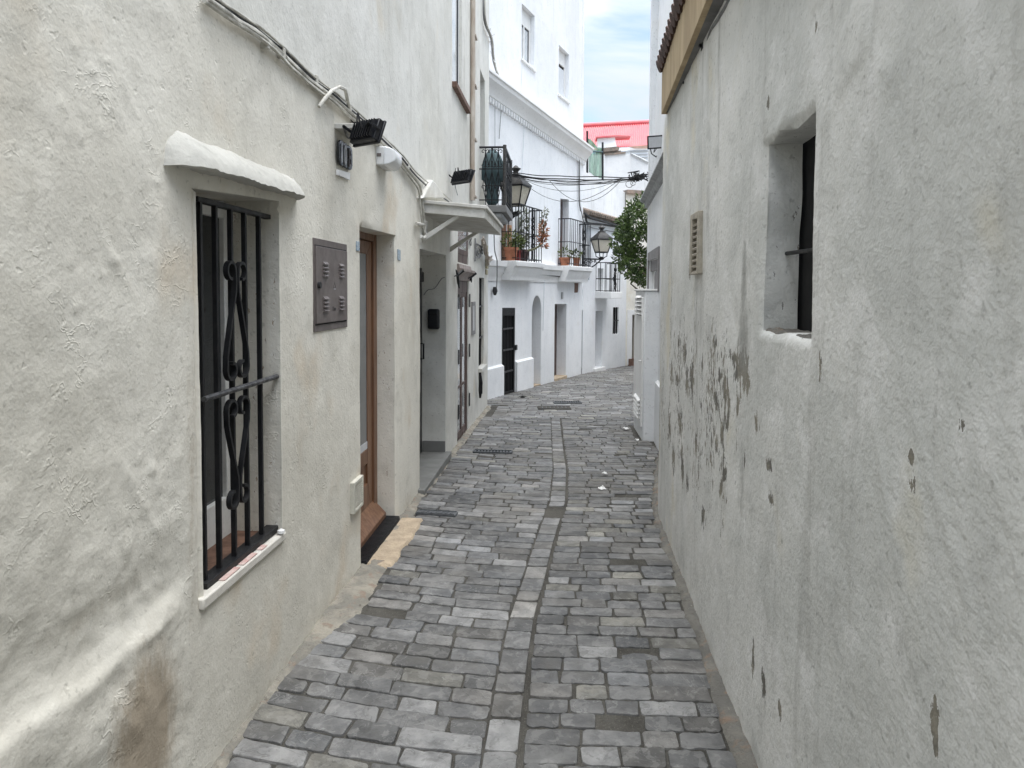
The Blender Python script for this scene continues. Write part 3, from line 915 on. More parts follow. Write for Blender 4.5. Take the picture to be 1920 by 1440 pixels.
# front door of 10B
Dd = -.14
s0, s1 = doorA[0][0], doorA[1][0]; ztd = doorA[1][1]
dr = MB(); dr.ring(FL, [(s0 - .05, ztd + .05), (s1 - .002, ztd + .02), (s1 - .002, 0), (s0 - .05, 0)], [(s0 + .05, ztd - .05), (s1 - .085, ztd - .05), (s1 - .085, .01), (s0 + .05, .01)], Dd - .06, Dd + .008)
door = dr.build('door', 'wood_brown', hA, .004)
zg = FL.uv(690, 845, Dd)[1]
mb = MB(); mb.ring(FL, [(s0 + .04, ztd - .055), (s1 - .09, ztd - .055), (s1 - .09, .02), (s0 + .04, .02)], [(s0 + .1, ztd - .14), (s1 - .20, ztd - .14), (s1 - .20, .30), (s0 + .1, .30)], Dd - .055, Dd - .006)
mb.fbox(FL, s0 + .1, s1 - .20, zg - .09, zg + .01, Dd - .055, Dd - .006); mb.build('leaf_frame', 'wood_brown', door, .005)
MB().fbox(FL, s0 + .08, s1 - .18, .26, zg - .05, Dd - .055, Dd - .02).build('lower_panel', 'wood_brown', door)
MB().fbox(FL, s0 + .08, s1 - .18, zg - .02, ztd - .12, Dd - .055, Dd - .012).build('pane', simple('grey_door_glass', (.16, .17, .18), .12, .2, 2, 0, spec=.8), door)
MB().fbox(FL, s0 + .1, s1 - .20, zg + .012, zg + .06, Dd - .011, Dd - .008).build('paper_notice', 'number_white', door)
mb = MB(); mb.add([FL.pt(s0 - .05, .16, Dd - .02), FL.pt(s1 - .05, .16, Dd - .02), FL.pt(s1 - .03, .05, Dd + .075), FL.pt(s0 - .05, .05, Dd + .075),
                   FL.pt(s0 - .05, .02, Dd - .02), FL.pt(s1 - .05, .02, Dd - .02), FL.pt(s1 - .03, .0, Dd + .075), FL.pt(s0 - .05, .0, Dd + .075)],
                  [(0, 1, 2, 3), (3, 2, 6, 7), (0, 3, 7, 4), (1, 5, 6, 2), (4, 7, 6, 5), (0, 4, 5, 1)])
mb.build('weather_board', 'wood_brown', door, .004)
mt = thing('door_mat', FL.pt((s0 + s1) / 2, .0, -.02), 'ribbed black rubber mat on the doorstep of the brown wooden door', 'door mat')
MB().fbox(FL, s0 + .005, s1 - .02, -.005, .014, -.085, .03).build('base', 'cloth_black', mt)
mb = MB()
k = int((s1 - s0) / .014)
for i in range(k): mb.fbox(FL, s0 + .01 + i * .014, s0 + .018 + i * .014, .014, .020, -.08, .025)
mb.build('ribs', 'black_plastic', mt)
# rough sandstone doorstep
hv = []; hf = []; nS, nD = 60, 16
for i in range(nS + 1):
    for j in range(nD + 1):
        s = lerp(s0 - .03, s1 + .10, i / nS); q = j / nD; d = lerp(.028, .20 + .03 * mn.noise(Vector((s * 5, 1, 1))), q)
        e = .008 * fbm(s * 8, d * 8, 0, 4)
        z = ground(s) + .02 + e - .05 * sst(q, .8, 1.0) - .05 * (1 - sst(i / nS, 0, .04)) - .05 * sst(i / nS, .96, 1)
        hv.append(FL.pt(s, z, d)); 
for i in range(nS):
    for j in range(nD):
        a0 = i * (nD + 1) + j; hf.append((a0, a0 + 1, a0 + nD + 2, a0 + nD + 1))
mb = MB(); mb.add(hv, hf)
mb.build('doorstep', 'sandstone', hA, smooth=80)
# vent beside the door
vq = FL.Q((656, 898), (674, 890), (674, 946), (656, 958))
v0, v1 = vq[0][0], vq[1][0]; za, zc = vq[2][1], vq[1][1]
vt = MB().ring(FL, [(v0, zc), (v1, zc), (v1, za), (v0, za)], [(v0 + .02, zc - .018), (v1 - .02, zc - .018), (v1 - .02, za + .018), (v0 + .02, za + .018)], -.01, .024).build('vent', 'louvre_cream', hA, .002)
MB().fbox(FL, v0 + .015, v1 - .015, za + .014, zc - .014, -.012, .009).build('vent_back', 'shade_black', vt)
mb = MB(); k = 11
for i in range(k):
    z = lerp(za + .022, zc - .022, i / (k - 1)); mb.fprism(FL, [(v0 + .021, z - .004), (v1 - .021, z - .004), (v1 - .021, z + .0015), (v0 + .021, z + .0015)], .0095, .022)
mb.build('vent_slats', 'louvre_cream', vt)

# meter cabinet
mq = mtr; ms0 = (mq[0][0] + mq[3][0]) / 2; ms1 = (mq[1][0] + mq[2][0]) / 2
mz1 = (mq[0][1] + mq[1][1]) / 2; mz0 = (mq[2][1] + mq[3][1]) / 2
mc = thing('meter_cabinet', FL.pt((ms0 + ms1) / 2, mz0, 0), 'brown steel meter cabinet with louvres set in the wall between barred window and wooden door', 'meter cabinet')
MB().fbox(FL, ms0, ms1, mz0, mz1, -.02, .006).build('frame', 'meter', mc, .002)
Hh = mz1 - mz0; Ww = ms1 - ms0
MB().fbox(FL, ms0 + .012, ms1 - .022, mz0 + Hh * .088, mz1 - Hh * .085, .004, .014).build('door', 'meter', mc, .002)
dd = [c for c in mc.children if c.name.startswith('door')][0]
MB().fbox(FL, ms0 + .012, ms1 - .022, mz1 - Hh * .083, mz1 - Hh * .072, .0062, .009).build('top_gap_shade', 'shade_black', mc)  # solid near-black strip paints the shade of the gap over the door
MB().fbox(FL, ms0 + .012, ms1 - .022, mz0 + Hh * .072, mz0 + Hh * .086, .0062, .009).build('bottom_gap_shade', 'shade_black', mc)  # same painted shade strip below the door
for cs in (.26, .74):
    for cz in (.655, .275):
        for k in range(4):
            s = ms0 + Ww * cs; z = mz0 + Hh * (cz + .043 * (k - 1.5) + .02)
            mb = MB(); w = .035; h = .0085
            mb.add([FL.pt(s - w, z + h, .0135), FL.pt(s + w, z + h, .0135), FL.pt(s + w * .9, z - h * .6, .026), FL.pt(s - w * .9, z - h * .6, .026), FL.pt(s - w, z - h, .0135), FL.pt(s + w, z - h, .0135)],
                   [(0, 1, 2, 3), (3, 2, 5, 4), (0, 3, 4), (1, 5, 2)])
            mb.build('louvre', 'meter', dd)
            
ts, tz = ms0 + Ww * .53, mz0 + Hh * .47
MB().ring(FL, [(ts - .022, tz), (ts, tz + .034), (ts + .022, tz)], [(ts - .015, tz + .004), (ts, tz + .026), (ts + .015, tz + .004)], .0142, .0155).build('warning_sign', 'meter_dark', dd)
MB().fbox(FL, ts - .012, ts + .016, tz - .006, tz - .002, .0142, .0158).build('warning_plate', 'number_white', dd)
ls, lz = ms0 + .035, mz0 + Hh * .5
n_ = FL.n
MB().tube([FL.pt(ls, lz, .012), FL.pt(ls, lz, .026)], .015, 12).build('lock', 'black_plastic', dd)


def text(name, body, F, s, z, h, d, mat, parent, mirror=1, thick=.002, sx=1.0):
    cu = bpy.data.curves.new(name, 'FONT'); cu.body = body; cu.size = h / .7; cu.extrude = thick; cu.resolution_u = 3
    to = bpy.data.objects.new(name, cu); COL.objects.link(to)
    bpy.context.view_layer.update()
    me = bpy.data.meshes.new_from_object(to.evaluated_get(bpy.context.evaluated_depsgraph_get()))
    bpy.data.objects.remove(to)
    mb = MB(); vs = []
    # reading direction as seen from the street
    dirn = 1 if F.u.cross(Vector((0, 0, 1))).dot(F.n) > 0 else -1
    for v in me.vertices: vs.append(F.pt(s + dirn * v.co.x * sx, z + v.co.y, d + v.co.z))
    mb.add(vs, [tuple(p.vertices) for p in me.polygons])
    bpy.data.meshes.remove(me)
    return mb.build(name, mat, parent)


text('lettering', 'Uso', FL, ts - .03, mz0 + Hh * .215, .022, .0145, 'number_black', dd, thick=.0006)

# number sign 10B with a little shelf over it and a plate below
nq = FL.Q((629, 266), (653, 272), (653, 318), (629, 310))
n0 = nq[0][0]; n1 = nq[1][0]; nzt = (nq[0][1] + nq[1][1]) / 2; nzb = (nq[2][1] + nq[3][1]) / 2
ns = thing('house_number', FL.pt((n0 + n1) / 2, nzb, .02), 'black house number 10B with pale digits under a small grey ledge', 'house number')
hN = nzt - nzb
mb = MB()
w = (n1 - n0)
for cs, rr in ((.17, .5), (.46, .55), (.79, .55)):
    mb.fprism(FL, [(n0 + w * cs + w * .20 * cos(a) * 1.15, nzb + hN / 2 + hN * .52 * math.copysign(abs(sin(a)) ** .5, sin(a))) for a in [k * pi / 12 for k in range(24)]], .010, .022 + .001 * cs)
mb.build('backing', 'number_black', ns, .003)
for ch, cs, sxx in (('1', .02, .9), ('0', .28, .9), ('B', .62, .85)):
    text('digit', ch, FL, n0 + w * cs, nzb + hN * .09, hN * .8, .026, 'number_white' if ch != 'B' else 'meter_dark', ns, thick=.003, sx=sxx * .62)
pq = FL.Q((629, 318), (652, 324), (652, 338), (629, 328))
pl = MB().fprism(FL, pq, 0.002, .014).build('number_plate', 'white_trim', None, .002)
tag(pl, 'small white plate under the black 10B house number', 'plate')
sq = FL.Q((627, 231), (650, 236))
sh = MB(); sh.fprism(FL, [(sq[0][0], sq[0][1]), (sq[1][0] + .05, sq[0][1]), (sq[1][0] + .05, sq[0][1] - .026), (sq[0][0], sq[0][1] - .026)], -.005, .12)
tag(sh.build('wall_shelf', 'canopy', None, .003), 'small grey ledge jutting over the black house number', 'ledge')
# small tile signs by the doors
for q, lab in ((((667, 452), (673, 453), (673, 471), (667, 470)), 'tiny blue glazed tile left of the brown wooden door'),
               (((745, 467), (750, 469), (750, 489), (745, 487)), 'tiny blue and white tile right of the brown wooden door')):
    tag(MB().fprism(FL, FL.Q(*q), 0.001, .005).build('tile_sign', 'tile_sign', None, .001), lab, 'tile sign')

# emergency bulkhead light
eq = FL.Q((705, 272), (748, 290), (748, 326), (705, 312))
e0 = FL.uv(704, 290)[0]; e1 = e0 + .25; ez1 = FL.uv(704, 274)[1] ; ez0 = FL.uv(704, 309)[1]
el = thing('emergency_light', FL.pt((e0 + e1) / 2, ez0, 0), 'white box-shaped bulkhead light on the wall above the brown door', 'wall light')
MB().fbox(FL, e0, e1, ez0, ez1, 0, .055).build('body', 'white_plastic', el, .008)
mb = MB()
lv = [(.055, 0, 0), (.085, .006, .008), (.112, .03, .03), (.12, .06, .05)]
vs = []
for d, i1, i2 in lv: vs += [FL.pt(e0 + i1, ez0 + i2, d), FL.pt(e1 - i1, ez0 + i2, d), FL.pt(e1 - i1, ez1 - i2 * .6, d), FL.pt(e0 + i1, ez1 - i2 * .6, d)]
fs = [(k * 4 + j, k * 4 + (j + 1) % 4, k * 4 + 4 + (j + 1) % 4, k * 4 + 4 + j) for k in range(3) for j in range(4)] + [(12, 13, 14, 15)]
mb.add(vs, fs); mb.build('diffuser', 'plastic_clear', el, .006)
MB().fbox(FL, e0 - .004, e0 + .01, lerp(ez0, ez1, .45), lerp(ez0, ez1, .62), .01, .035).build('cable_entry', 'meter', el)


def floodlight(name, F, base, tip, w, h, label, yaw, pitch, lens=False):
    """base: point on wall; tip: centre of the lamp body"""
    b = Vector(base); c = Vector(tip)
    fwd = Vector((cos(yaw) * cos(pitch), sin(yaw) * cos(pitch), sin(pitch)))     # direction the lamp shines
    side = fwd.cross(Vector((0, 0, 1))).normalized(); up = side.cross(fwd)
    t = thing(name, b, label, 'floodlight', None)
    MB().box(c, w, h, .03, side, up, fwd).build('body', 'black_plastic', t, .004)
    bd = t.children[0]
    MB().box(c + fwd * .022, w * 1.08, h * 1.08, .014, side, up, fwd).build('bezel', 'black_plastic', t, .003)
    MB().box(c + fwd * .031, w * .86, h * .84, .006, side, up, fwd).build('lens', 'number_white' if lens else 'glass', t)
    mb = MB()
    for k in range(9): mb.box(c - fwd * .024 + side * w * (k - 4) * .1, .006, h * .8, .02, side, up, fwd)
    mb.build('cooling_fins', 'black_plastic', bd)
    mb = MB()
    for sg in (-1, 1): mb.tube([c + side * sg * w * .53, c + side * sg * w * .53 - fwd * .07, b.lerp(c, .25) + side * sg * w * .3, b], .008, 6)
    mb.tube([c + side * w * .53, c - side * w * .53], .006, 6)
    mb.build('bracket', 'black_plastic', t)
    mb = MB(); mb.tube([c - fwd * .03, c - fwd * .08 + up * .05, b + F.n * .03 + Vector((0, 0, .06)), b + Vector((0, 0, .10)), b + Vector((0, .03, .13))], .006, 6)
    mb.build('lead', 'cable_dark', t)
    return t


b0 = FL.uv(651, 262, .01); c0 = FL.uv(687, 247, .17)
floodlight('floodlight', FL, FL.pt(b0[0] + .1, b0[1] + .03, 0), FL.pt(c0[0], c0[1], .17), .175, .115, 'large black floodlight reaching out above the 10B house number', radians(58), radians(-22))
b0 = FL.uv(855, 338, .01); c0 = FL.uv(866, 331, .14)
floodlight('floodlight', FL, FL.pt(b0[0], b0[1], 0), FL.pt(c0[0], c0[1], .14), .26, .13, 'small black floodlight on the wall above the door canopy', radians(50), radians(-25))
# dangling lead of the small floodlight
pts = [FL.pt(*FL.uv(px, py, .008), .008) for px, py in ((853, 340), (854, 352), (858, 366))]
tag(MB().tube(pts, .004, 5).build('loose_wire', 'cable_grey'), 'thin wire hanging below the small floodlight', 'wire')

# cable bundle along the wall
cb = thing('cable_bundle', FL.pt(3.2, 2.4, .02), 'bundle of whitewashed and dark cables running along the left wall down to the canopy', 'cables')
path = [(390, -8), (420, 14), (452, 35), (480, 52), (505, 72), (530, 93), (548, 112), (580, 142), (603, 160), (628, 178), (650, 199), (668, 214), (700, 243), (725, 268), (752, 293), (776, 325)]
for k, (off, mat, r) in enumerate((((0, 0), 'cable_dark', .007), ((-3, 5), 'cable_pale', .011), ((-6, 10), 'cable_pale', .008), ((2, -3), 'cable_pale', .006))):
    pts = []
    tail = {0: [(800, 348), (830, 370), (842, 378)], 1: [(790, 345), (793, 380), (797, 410), (797, 436)], 2: [(788, 352), (790, 385), (795, 425)], 3: [(803, 345), (826, 362), (846, 378)]}[k]
    ln = 0
    for i, (px, py) in enumerate(path + tail):
        wob = 1.5 * mn.noise(Vector((i * .9, k * 7.1, 0)))
        s, z = FL.uv(px + off[0] * (.4 + .6 * (i < len(path))), py + off[1] * (.4 + .6 * (i < len(path))) + wob, .02)
        pts.append(FL.pt(s, z, .018 + .008 * mn.noise(Vector((i * .7, k * 3.3, 5))) + .002 * k))
    # refine
    P2 = []
    for i in range(len(pts) - 1):
        for j in range(4): P2.append(pts[i].lerp(pts[i + 1], j / 4))
    P2.append(pts[-1])
    for _ in range(2): P2 = [P2[0]] + [(P2[i - 1] + P2[i] * 2 + P2[i + 1]) / 4 for i in range(1, len(P2) - 1)] + [P2[-1]]
    MB().tube(P2, r, 6).build('cable', mat, cb, smooth=60)
for px, py in ((500, 82), (530, 100), (592, 150), (655, 205), (735, 283), (765, 312)):
    s, z = FL.uv(px, py, .02); MB().box(FL.pt(s, z, .015), .03, .022, .04).build('clip', 'cable_pale', cb, .003)
# loop of loose cable
pts = [FL.pt(*FL.uv(px, py, .02), .02 + .03 * sin(i / 6 * pi)) for i, (px, py) in enumerate([(598, 200), (602, 186), (612, 170), (625, 163), (638, 168), (645, 182), (655, 205)])]
MB().tube(pts, .009, 6).build('loose_loop', 'cable_pale', cb, smooth=60)
# conduit pipe that ends in a hook beside the canopy
pts = [FL.pt(*FL.uv(px, py, .03), .03) for px, py in ((798, 415), (799, 425), (800, 437), (797, 445), (793, 447), (790, 443))]
MB().tube(pts, .013, 8).build('conduit_hook', 'canopy', cb, smooth=60)
MB().tube([FL.pt(*FL.uv(781, 419, .02), .02), FL.pt(*FL.uv(799, 422, .02), .02)], .012, 6).build('pipe_strap', 'canopy', cb)

# ------------------------------------------------------------------ left house with canopy
hB = thing('townhouse', (XL - .2, 8.2, ground(8.2)), 'cream limewashed house on the left with door canopy, glazed brown door and iron balcony', 'house', 'houses along the lane')
S_E = 10.86
dB = FL.Q((785, 466), (838, 479), (834, 858), (781, 920))
sB0 = (dB[0][0] + dB[3][0]) / 2; sB1 = (dB[1][0] + dB[2][0]) / 2
zB1 = (dB[0][1] + dB[1][1]) / 2; zB0 = -.02
dBq = [(sB0, dB[0][1]), (sB1, dB[1][1]), (sB1, zB0 + .01), (sB0, zB0 + .01)]
sg0 = FL.uv(858, 600)[0]; sg1 = FL.uv(878, 600)[0]
zg1 = FL.uv(868, 515)[1]; zg0 = FL.uv(878, 825)[1]
zu0 = FL.uv(868, 494)[1]; zu1 = 2.45
dGq = [(sg0, zg1), (sg1, zg1), (sg1, zg0), (sg0, zg0)]
dUq = [(sg0, zu1), (sg1, zu1), (sg1, zu0), (sg0, zu0)]
wB = FL.Q((898, 520), (908, 521), (905, 690), (898, 692))
wBs0, wBs1 = FL.uv(898, 600)[0], FL.uv(907, 600)[0]
wBq = [(wBs0, wB[0][1]), (wBs1, wB[0][1]), (wBs1, wB[3][1]), (wBs0, wB[3][1])]
uw0, uw1 = FL.uv(848, 100)[0], FL.uv(866, 100)[0]; uz0 = FL.uv(852, 160)[1] + .0
uWq = [(uw0, 5.2), (uw1, 5.2), (uw1, uz0), (uw0, uz0)]
bd0, bd1 = FL.uv(900, 240)[0], FL.uv(909, 240)[0]; bz1 = FL.uv(901, 130)[1]
BZ = 2.76
bDq = [(bd0, bz1), (bd1, bz1), (bd1, BZ + .02), (bd0, BZ + .02)]




wall('wall', FL, 'plaster_left_far', hB, [(S_AB, -.4), (S_E, -.4), (S_E, ZTOP), (S_AB, ZTOP)],
     [(dBq, .24), (dGq, .10), (dUq, .10), (wBq, .05), (uWq, .06), (bDq, .25)], .09, .085, dispB, None, .002)
MB().box((XL - 2.2, (S_AB + S_E) / 2, ZTOP + .06), 4.5, S_E - S_AB, .12).build('roof', 'clay_old', hB)
# the far end wall, seen past its corner
FE = Fac((XL, S_E), (XL - 4.4, S_E))
MB().box((XL - 2.2, S_E - .06, 3.1), 4.38, .118, 7.0).build('end_wall', 'plaster_left_far', hB)
# charcoal door
mb = MB(); mb.fbox(FL, sB0 - .05, sB1 - .01, zB0 - .05, zB1 - .12, -.29, -.235)
dbl = mb.build('door', 'door_black', hB, .004)
MB().fbox(FL, sB0 - .05, sB1 + .02, zB1 - .125, zB1 + .06, -.30, -.237).build('lintel_panel', 'plaster_left_far', hB)
mb = MB()
for a, b in ((.12, .55), (.72, 1.0), (1.1, 1.55)):
    mb.ring(FL, [(sB0 + .1, zB0 + b), (sB1 - .2, zB0 + b), (sB1 - .2, zB0 + a), (sB0 + .1, zB0 + a)], [(sB0 + .13, zB0 + b - .03), (sB1 - .23, zB0 + b - .03), (sB1 - .23, zB0 + a + .03), (sB0 + .13, zB0 + a + .03)], -.236, -.226)
mb.build('door_moulding', 'door_black', dbl, .003)
MB().tube([FL.pt(sB1 - .12, zB0 + .95, -.235), FL.pt(sB1 - .12, zB0 + .95, -.20), FL.pt(sB1 - .12, zB0 + 1.1, -.20), FL.pt(sB1 - .12, zB0 + 1.1, -.235)], .009, 8).build('door_handle', 'iron', dbl)
MB().fbox(FL, sB0, sB1 - .14, zB1 - .26, zB1 - .16, -.235, -.19).build('door_closer', 'iron', dbl, .01)
# slab step and skirting
MB().fbox(FL, sB0 + .01, sB1 + .03, zB0 - .055, zB0 + .012, -.235, .055).build('step', 'slate_step', hB, .005)
MB().fbox(FL, sB0 + .02, sB1 + .01, -.25, zB0 - .056, -.1, .035).build('step_riser', 'cement_left', hB)
mb = MB(); P0 = FL.pt(sB1 - .009, 0, 0)
mb.fbox(FL, sB1 - .014, sB1 - .002, zB0 + .0125, zB0 + .12, -.232, -.004); mb.build('skirting', 'slate_step', hB, .002)
# mailbox on the reveal
m0 = FL.pt(sB1, 0, 0)
mx = thing('mailbox', (XL - .11, sB1 - .03, 1.18), 'small black mailbox on the side of the charcoal door recess', 'mailbox')
zz = FL.uv(818, 598, -.1)[1]
MB().box((XL - .115, sB1 - .035, zz), .115, .07, .20).build('body', 'black_plastic', mx, .02, seg=4)
MB().box((XL - .115, sB1 - .074, zz + .05), .08, .012, .02).build('flap', 'iron', mx, .003)
# door-bell cable on reveal is left to the eye: thin lead above the charcoal door
mb = MB(); mb.tube([FL.pt(sB1 - .012, lerp(1.55, 1.72, t) + .02 * sin(t * 9), lerp(-.22, -.01, t)) for t in [k / 8 for k in range(9)]], .004, 5)
tag(mb.build('bell_wire', 'cable_grey'), 'thin grey wire across the recess over the black mailbox', 'wire')
# canopy
cp = thing('door_canopy', FL.pt(6.5, 2.2, 0), 'pale wooden canopy on diagonal brackets over the charcoal door', 'canopy')
cs0, cs1 = 5.72, 7.22; cd = .52
zc0, zc1 = FL.uv(786, 376)[1], 2.275
prof = lambda s, f: None
zw, zf = 2.315, 2.265; tk = .085
mb = MB(); mb.hexa([FL.pt(cs0, zw - tk, -.01), FL.pt(cs1, zw - tk - .02, -.01), FL.pt(cs1, zf - tk - .02, cd), FL.pt(cs0, zf - tk, cd),
                    FL.pt(cs0, zw, -.01), FL.pt(cs1, zw - .02, -.01), FL.pt(cs1, zf - .02, cd), FL.pt(cs0, zf, cd)]); mb.build('board', 'canopy', cp, .004)
mb = MB(); mb.hexa([FL.pt(cs0 - .02, zw - .012, -.01), FL.pt(cs1 + .02, zw - .032, -.01), FL.pt(cs1 + .02, zf - .032, cd + .02), FL.pt(cs0 - .02, zf - .012, cd + .02),
                    FL.pt(cs0 - .02, zw + .016, -.01), FL.pt(cs1 + .02, zw - .004, -.01), FL.pt(cs1 + .02, zf - .004, cd + .02), FL.pt(cs0 - .02, zf + .016, cd + .02)]); mb.build('top_lip', 'canopy', cp, .004)
for s in (cs0 + .03, cs1 - .06):
    mb = MB(); a, b, w = FL.pt(s, zw - tk - .24, .005), FL.pt(s, zf - tk + .01, cd * .58), .045
    dz = Vector((0, 0, .05)); sw = FL.u * w
    mb.hexa([a, a + sw, b + sw, b, a + dz, a + sw + dz, b + sw + dz * .7, b + dz * .7]); mb.build('bracket', 'canopy', cp, .003)
# lumps of plaster round the cables above the canopy
mb = MB(); q = FL.Q((782, 372), (800, 337), (806, 342), (828, 372))
mb.fprism(FL, q, -.01, .05); mb.build('cable_boxing', 'canopy', hB, .012)
# small box standing on canopy
tag(MB().box(FL.pt(6.95, zf + .045, .28), .10, .12, .07).build('junction_box', 'number_white', None, .006), 'small pale junction box lying on the canopy', 'junction box')

# glazed brown double door with cornice and window above
fd = MB(); D0 = -.1
gq = [(sg0 + .005, zg1), (sg1 - .005, zg1), (sg1 - .005, zg0), (sg0 + .005, zg0)]
gd = fd.ring(FL, gq, [(sg0 + .06, zg1 - .20), (sg1 - .06, zg1 - .20), (sg1 - .06, zg0 + .03), (sg0 + .06, zg0 + .03)], D0 - .02, -.012).build('glazed_door', 'wood_dark', hB, .003)
smid = (sg0 + sg1) / 2
for a, b in ((sg0 + .06, smid), (smid, sg1 - .06)):
    zt2 = zg1 - .20
    zp = FL.uv(868, 800)[1] - .02
    lf = MB().ring(FL, [(a + .003, zt2), (b - .003, zt2), (b - .003, zg0 + .03), (a + .003, zg0 + .03)], [(a + .05, zt2 - .06), (b - .05, zt2 - .06), (b - .05, zp), (a + .05, zp)], D0 - .02, -.018).build('leaf', 'wood_dark', gd, .003)
    MB().fbox(FL, a + .055, b - .055, zp - .01, zt2 - .05, -.036, -.026).build('pane', 'glass_pale', lf)
    MB().fbox(FL, a + .065, b - .065, zg0 + .10, zp - .05, -.03, -.012).build('panel', 'wood_dark', lf, .006)
    MB().fbox(FL, a + .06, b - .06, lerp(zp, zt2, .32) - .012, lerp(zp, zt2, .32) + .012, -.025, -.019).build('glazing_bar', 'wood_dark', lf)
for s in (sg0 - .015, sg1 + .015):
    for q in (.25, .55, .85):
        z = lerp(zg0, zg1, q); MB().fbox(FL, s - .02, s + .02, z - .08, z + .08, .011, .022).build('hinge', 'iron', gd)
mb = MB(); mb.band(FL, (sg0 - .05, zg1 - .02), (sg1 + .07, zg1 - .02), [(-.02, -.05), (.012, -.05), (.02, -.01), (.05, .03), (.075, .05), (.075, .075), (.03, .085), (.02, .13), (-.02, .13)])
mb.build('door_cornice', simple('brown_grey_moulding', (.30, .25, .23), .6, .2, 8, .2), hB)
fw = MB().ring(FL, [(sg0 + .005, zu1), (sg1 - .005, zu1), (sg1 - .005, zu0 + .10), (sg0 + .005, zu0 + .10)], [(sg0 + .07, zu1 - .06), (sg1 - .08, zu1 - .06), (sg1 - .08, zu0 + .16), (sg0 + .05, zu0 + .16)], -.095, -.006).build('transom_window', 'wood_dark', hB, .003)
MB().fbox(FL, sg0 + .06, sg1 - .07, zu0 + .14, zu1 - .05, -.03, -.012).build('pane', 'glass_pale', fw)
MB().fbox(FL, sg0 + .01, sg1 - .01, zu0 - .04, zu0 + .10, -.098, -.012).build('sill', 'wood_dark', fw)
# low window with bars, strap hanging from its sill
MB().fbox(FL, wBs0 - .04, wBs1 + .04, wBq[2][1] - .04, wBq[0][1] + .04, -.09, -.052).build('barred_window', 'shade_black', hB)
bw = [c for c in hB.children if c.name.startswith('barred_window')][0]
mb = MB()
for k in range(5): s = lerp(wBs0 + .06, wBs1 - .06, k / 4); mb.fbox(FL, s - .008, s + .008, wBq[2][1] + .01, wBq[0][1] - .01, -.045, -.03)
mb.build('bars', 'iron', bw)
for q in (.33, .68): MB().fbox(FL, wBs0 + .01, wBs1 - .01, lerp(wBq[2][1], wBq[0][1], q) - .01, lerp(wBq[2][1], wBq[0][1], q) + .01, -.029, -.015).build('cross_bar', 'iron_worn', bw)
MB().fbox(FL, wBs0 - .03, wBs1 + .03, wBq[2][1] - .05, wBq[2][1] + .012, -.05, .05).build('sill', 'canopy', bw, .006)
zs_ = wBq[2][1] - .03; mb = MB()
P = FL.uv(899, 700, .06)[0]
for dx, l, r in ((0, .33, .028), (.03, .28, .02), (.14, .30, .015)):
    mb.tube([FL.pt(P + .1, zs_ + .02, .055), FL.pt(P + .13 + dx * .3, zs_ - .12, .062), FL.pt(P + .16 + dx, zs_ - .22, .055), FL.pt(P + .17 + dx * 1.5, zs_ - l, .05)], r, 6, rs=[r * .6, r, r, r * .5])
tag(mb.build('hanging_strap', 'cloth_black', smooth=60), 'black cloth strap hanging below the dark narrow window sill', 'strap')
# upper window with brick sill
uw = MB().ring(FL, [(uw0 + .005, 5.2), (uw1 - .005, 5.2), (uw1 - .005, uz0 + .005), (uw0 + .005, uz0 + .005)], [(uw0 + .07, 5.1), (uw1 - .10, 5.1), (uw1 - .10, uz0 + .08), (uw0 + .07, uz0 + .08)], -.07, -.03).build('upper_window', 'frame_white', hB, .003)
MB().fbox(FL, uw0 + .06, uw1 - .09, uz0 + .07, 5.11, -.06, -.036).build('pane', 'glass_pale', uw)
MB().fbox(FL, uw1 - .104, uw1 - .097, uz0 + .081, 5.1, -.035, -.026).build('rubber_seal', 'black_plastic', uw)
MB().fbox(FL, uw0 - .02, uw1 + .42, uz0 - .06, uz0 - .004, -.05, .05).build('brick_sill', 'brick', uw, .004)
# balcony door recess
MB().fbox(FL, bd0 - .03, bd1 + .03, BZ - .02, bz1 + .03, -.3, -.251).build('balcony_door', 'number_white', hB)

# iron balcony
q0 = FL.uv(899, 330)[0] - .02; q1 = S_E - .06; pd = .345
bl = thing('x', (0, 0, 0), None, None); bpy.data.objects.remove(bl)
sl = MB().fbox(FL, q0 - .02, q1 + .02, BZ - .10, BZ, -.005, pd + .03).build('balcony', 'soffit', hB, .01)
MB().fbox(FL, q0 + .02, q1 - .02, BZ - .16, BZ - .101, -.005, pd - .03).build('slab_moulding', 'ledge_grey', sl, .02)
ZR = FL.uv(905, 262, .1)[1]


def PB(s, z, d): return FL.pt(s, z, d)


mb = MB(); mb.tube([PB(q0, ZR, 0), PB(q0, ZR, pd)], .016, 4); mb.tube([PB(q0, ZR, pd), PB(q1, ZR, pd)], .02, 4); mb.tube([PB(q1, ZR, pd), PB(q1, ZR, 0)], .016, 4)
rl = mb.build('railing', 'iron', sl)
mb = MB()
for z in (BZ + .07, ZR - .29): mb.tube([PB(q0, z, 0), PB(q0, z, pd), PB(q1, z, pd), PB(q1, z, 0)], .010, 4)
mb.build('lower_rail', 'iron', rl)
mb = MB(); mb.tube([PB(q0, BZ, pd), PB(q0, ZR + .03, pd)], .024, 6); mb.build('corner_post', 'iron_rust', rl)
mb = MB(); mb.tube([PB(q1, BZ, pd), PB(q1, ZR + .03, pd)], .022, 6); mb.build('corner_post', 'iron_rust', rl)


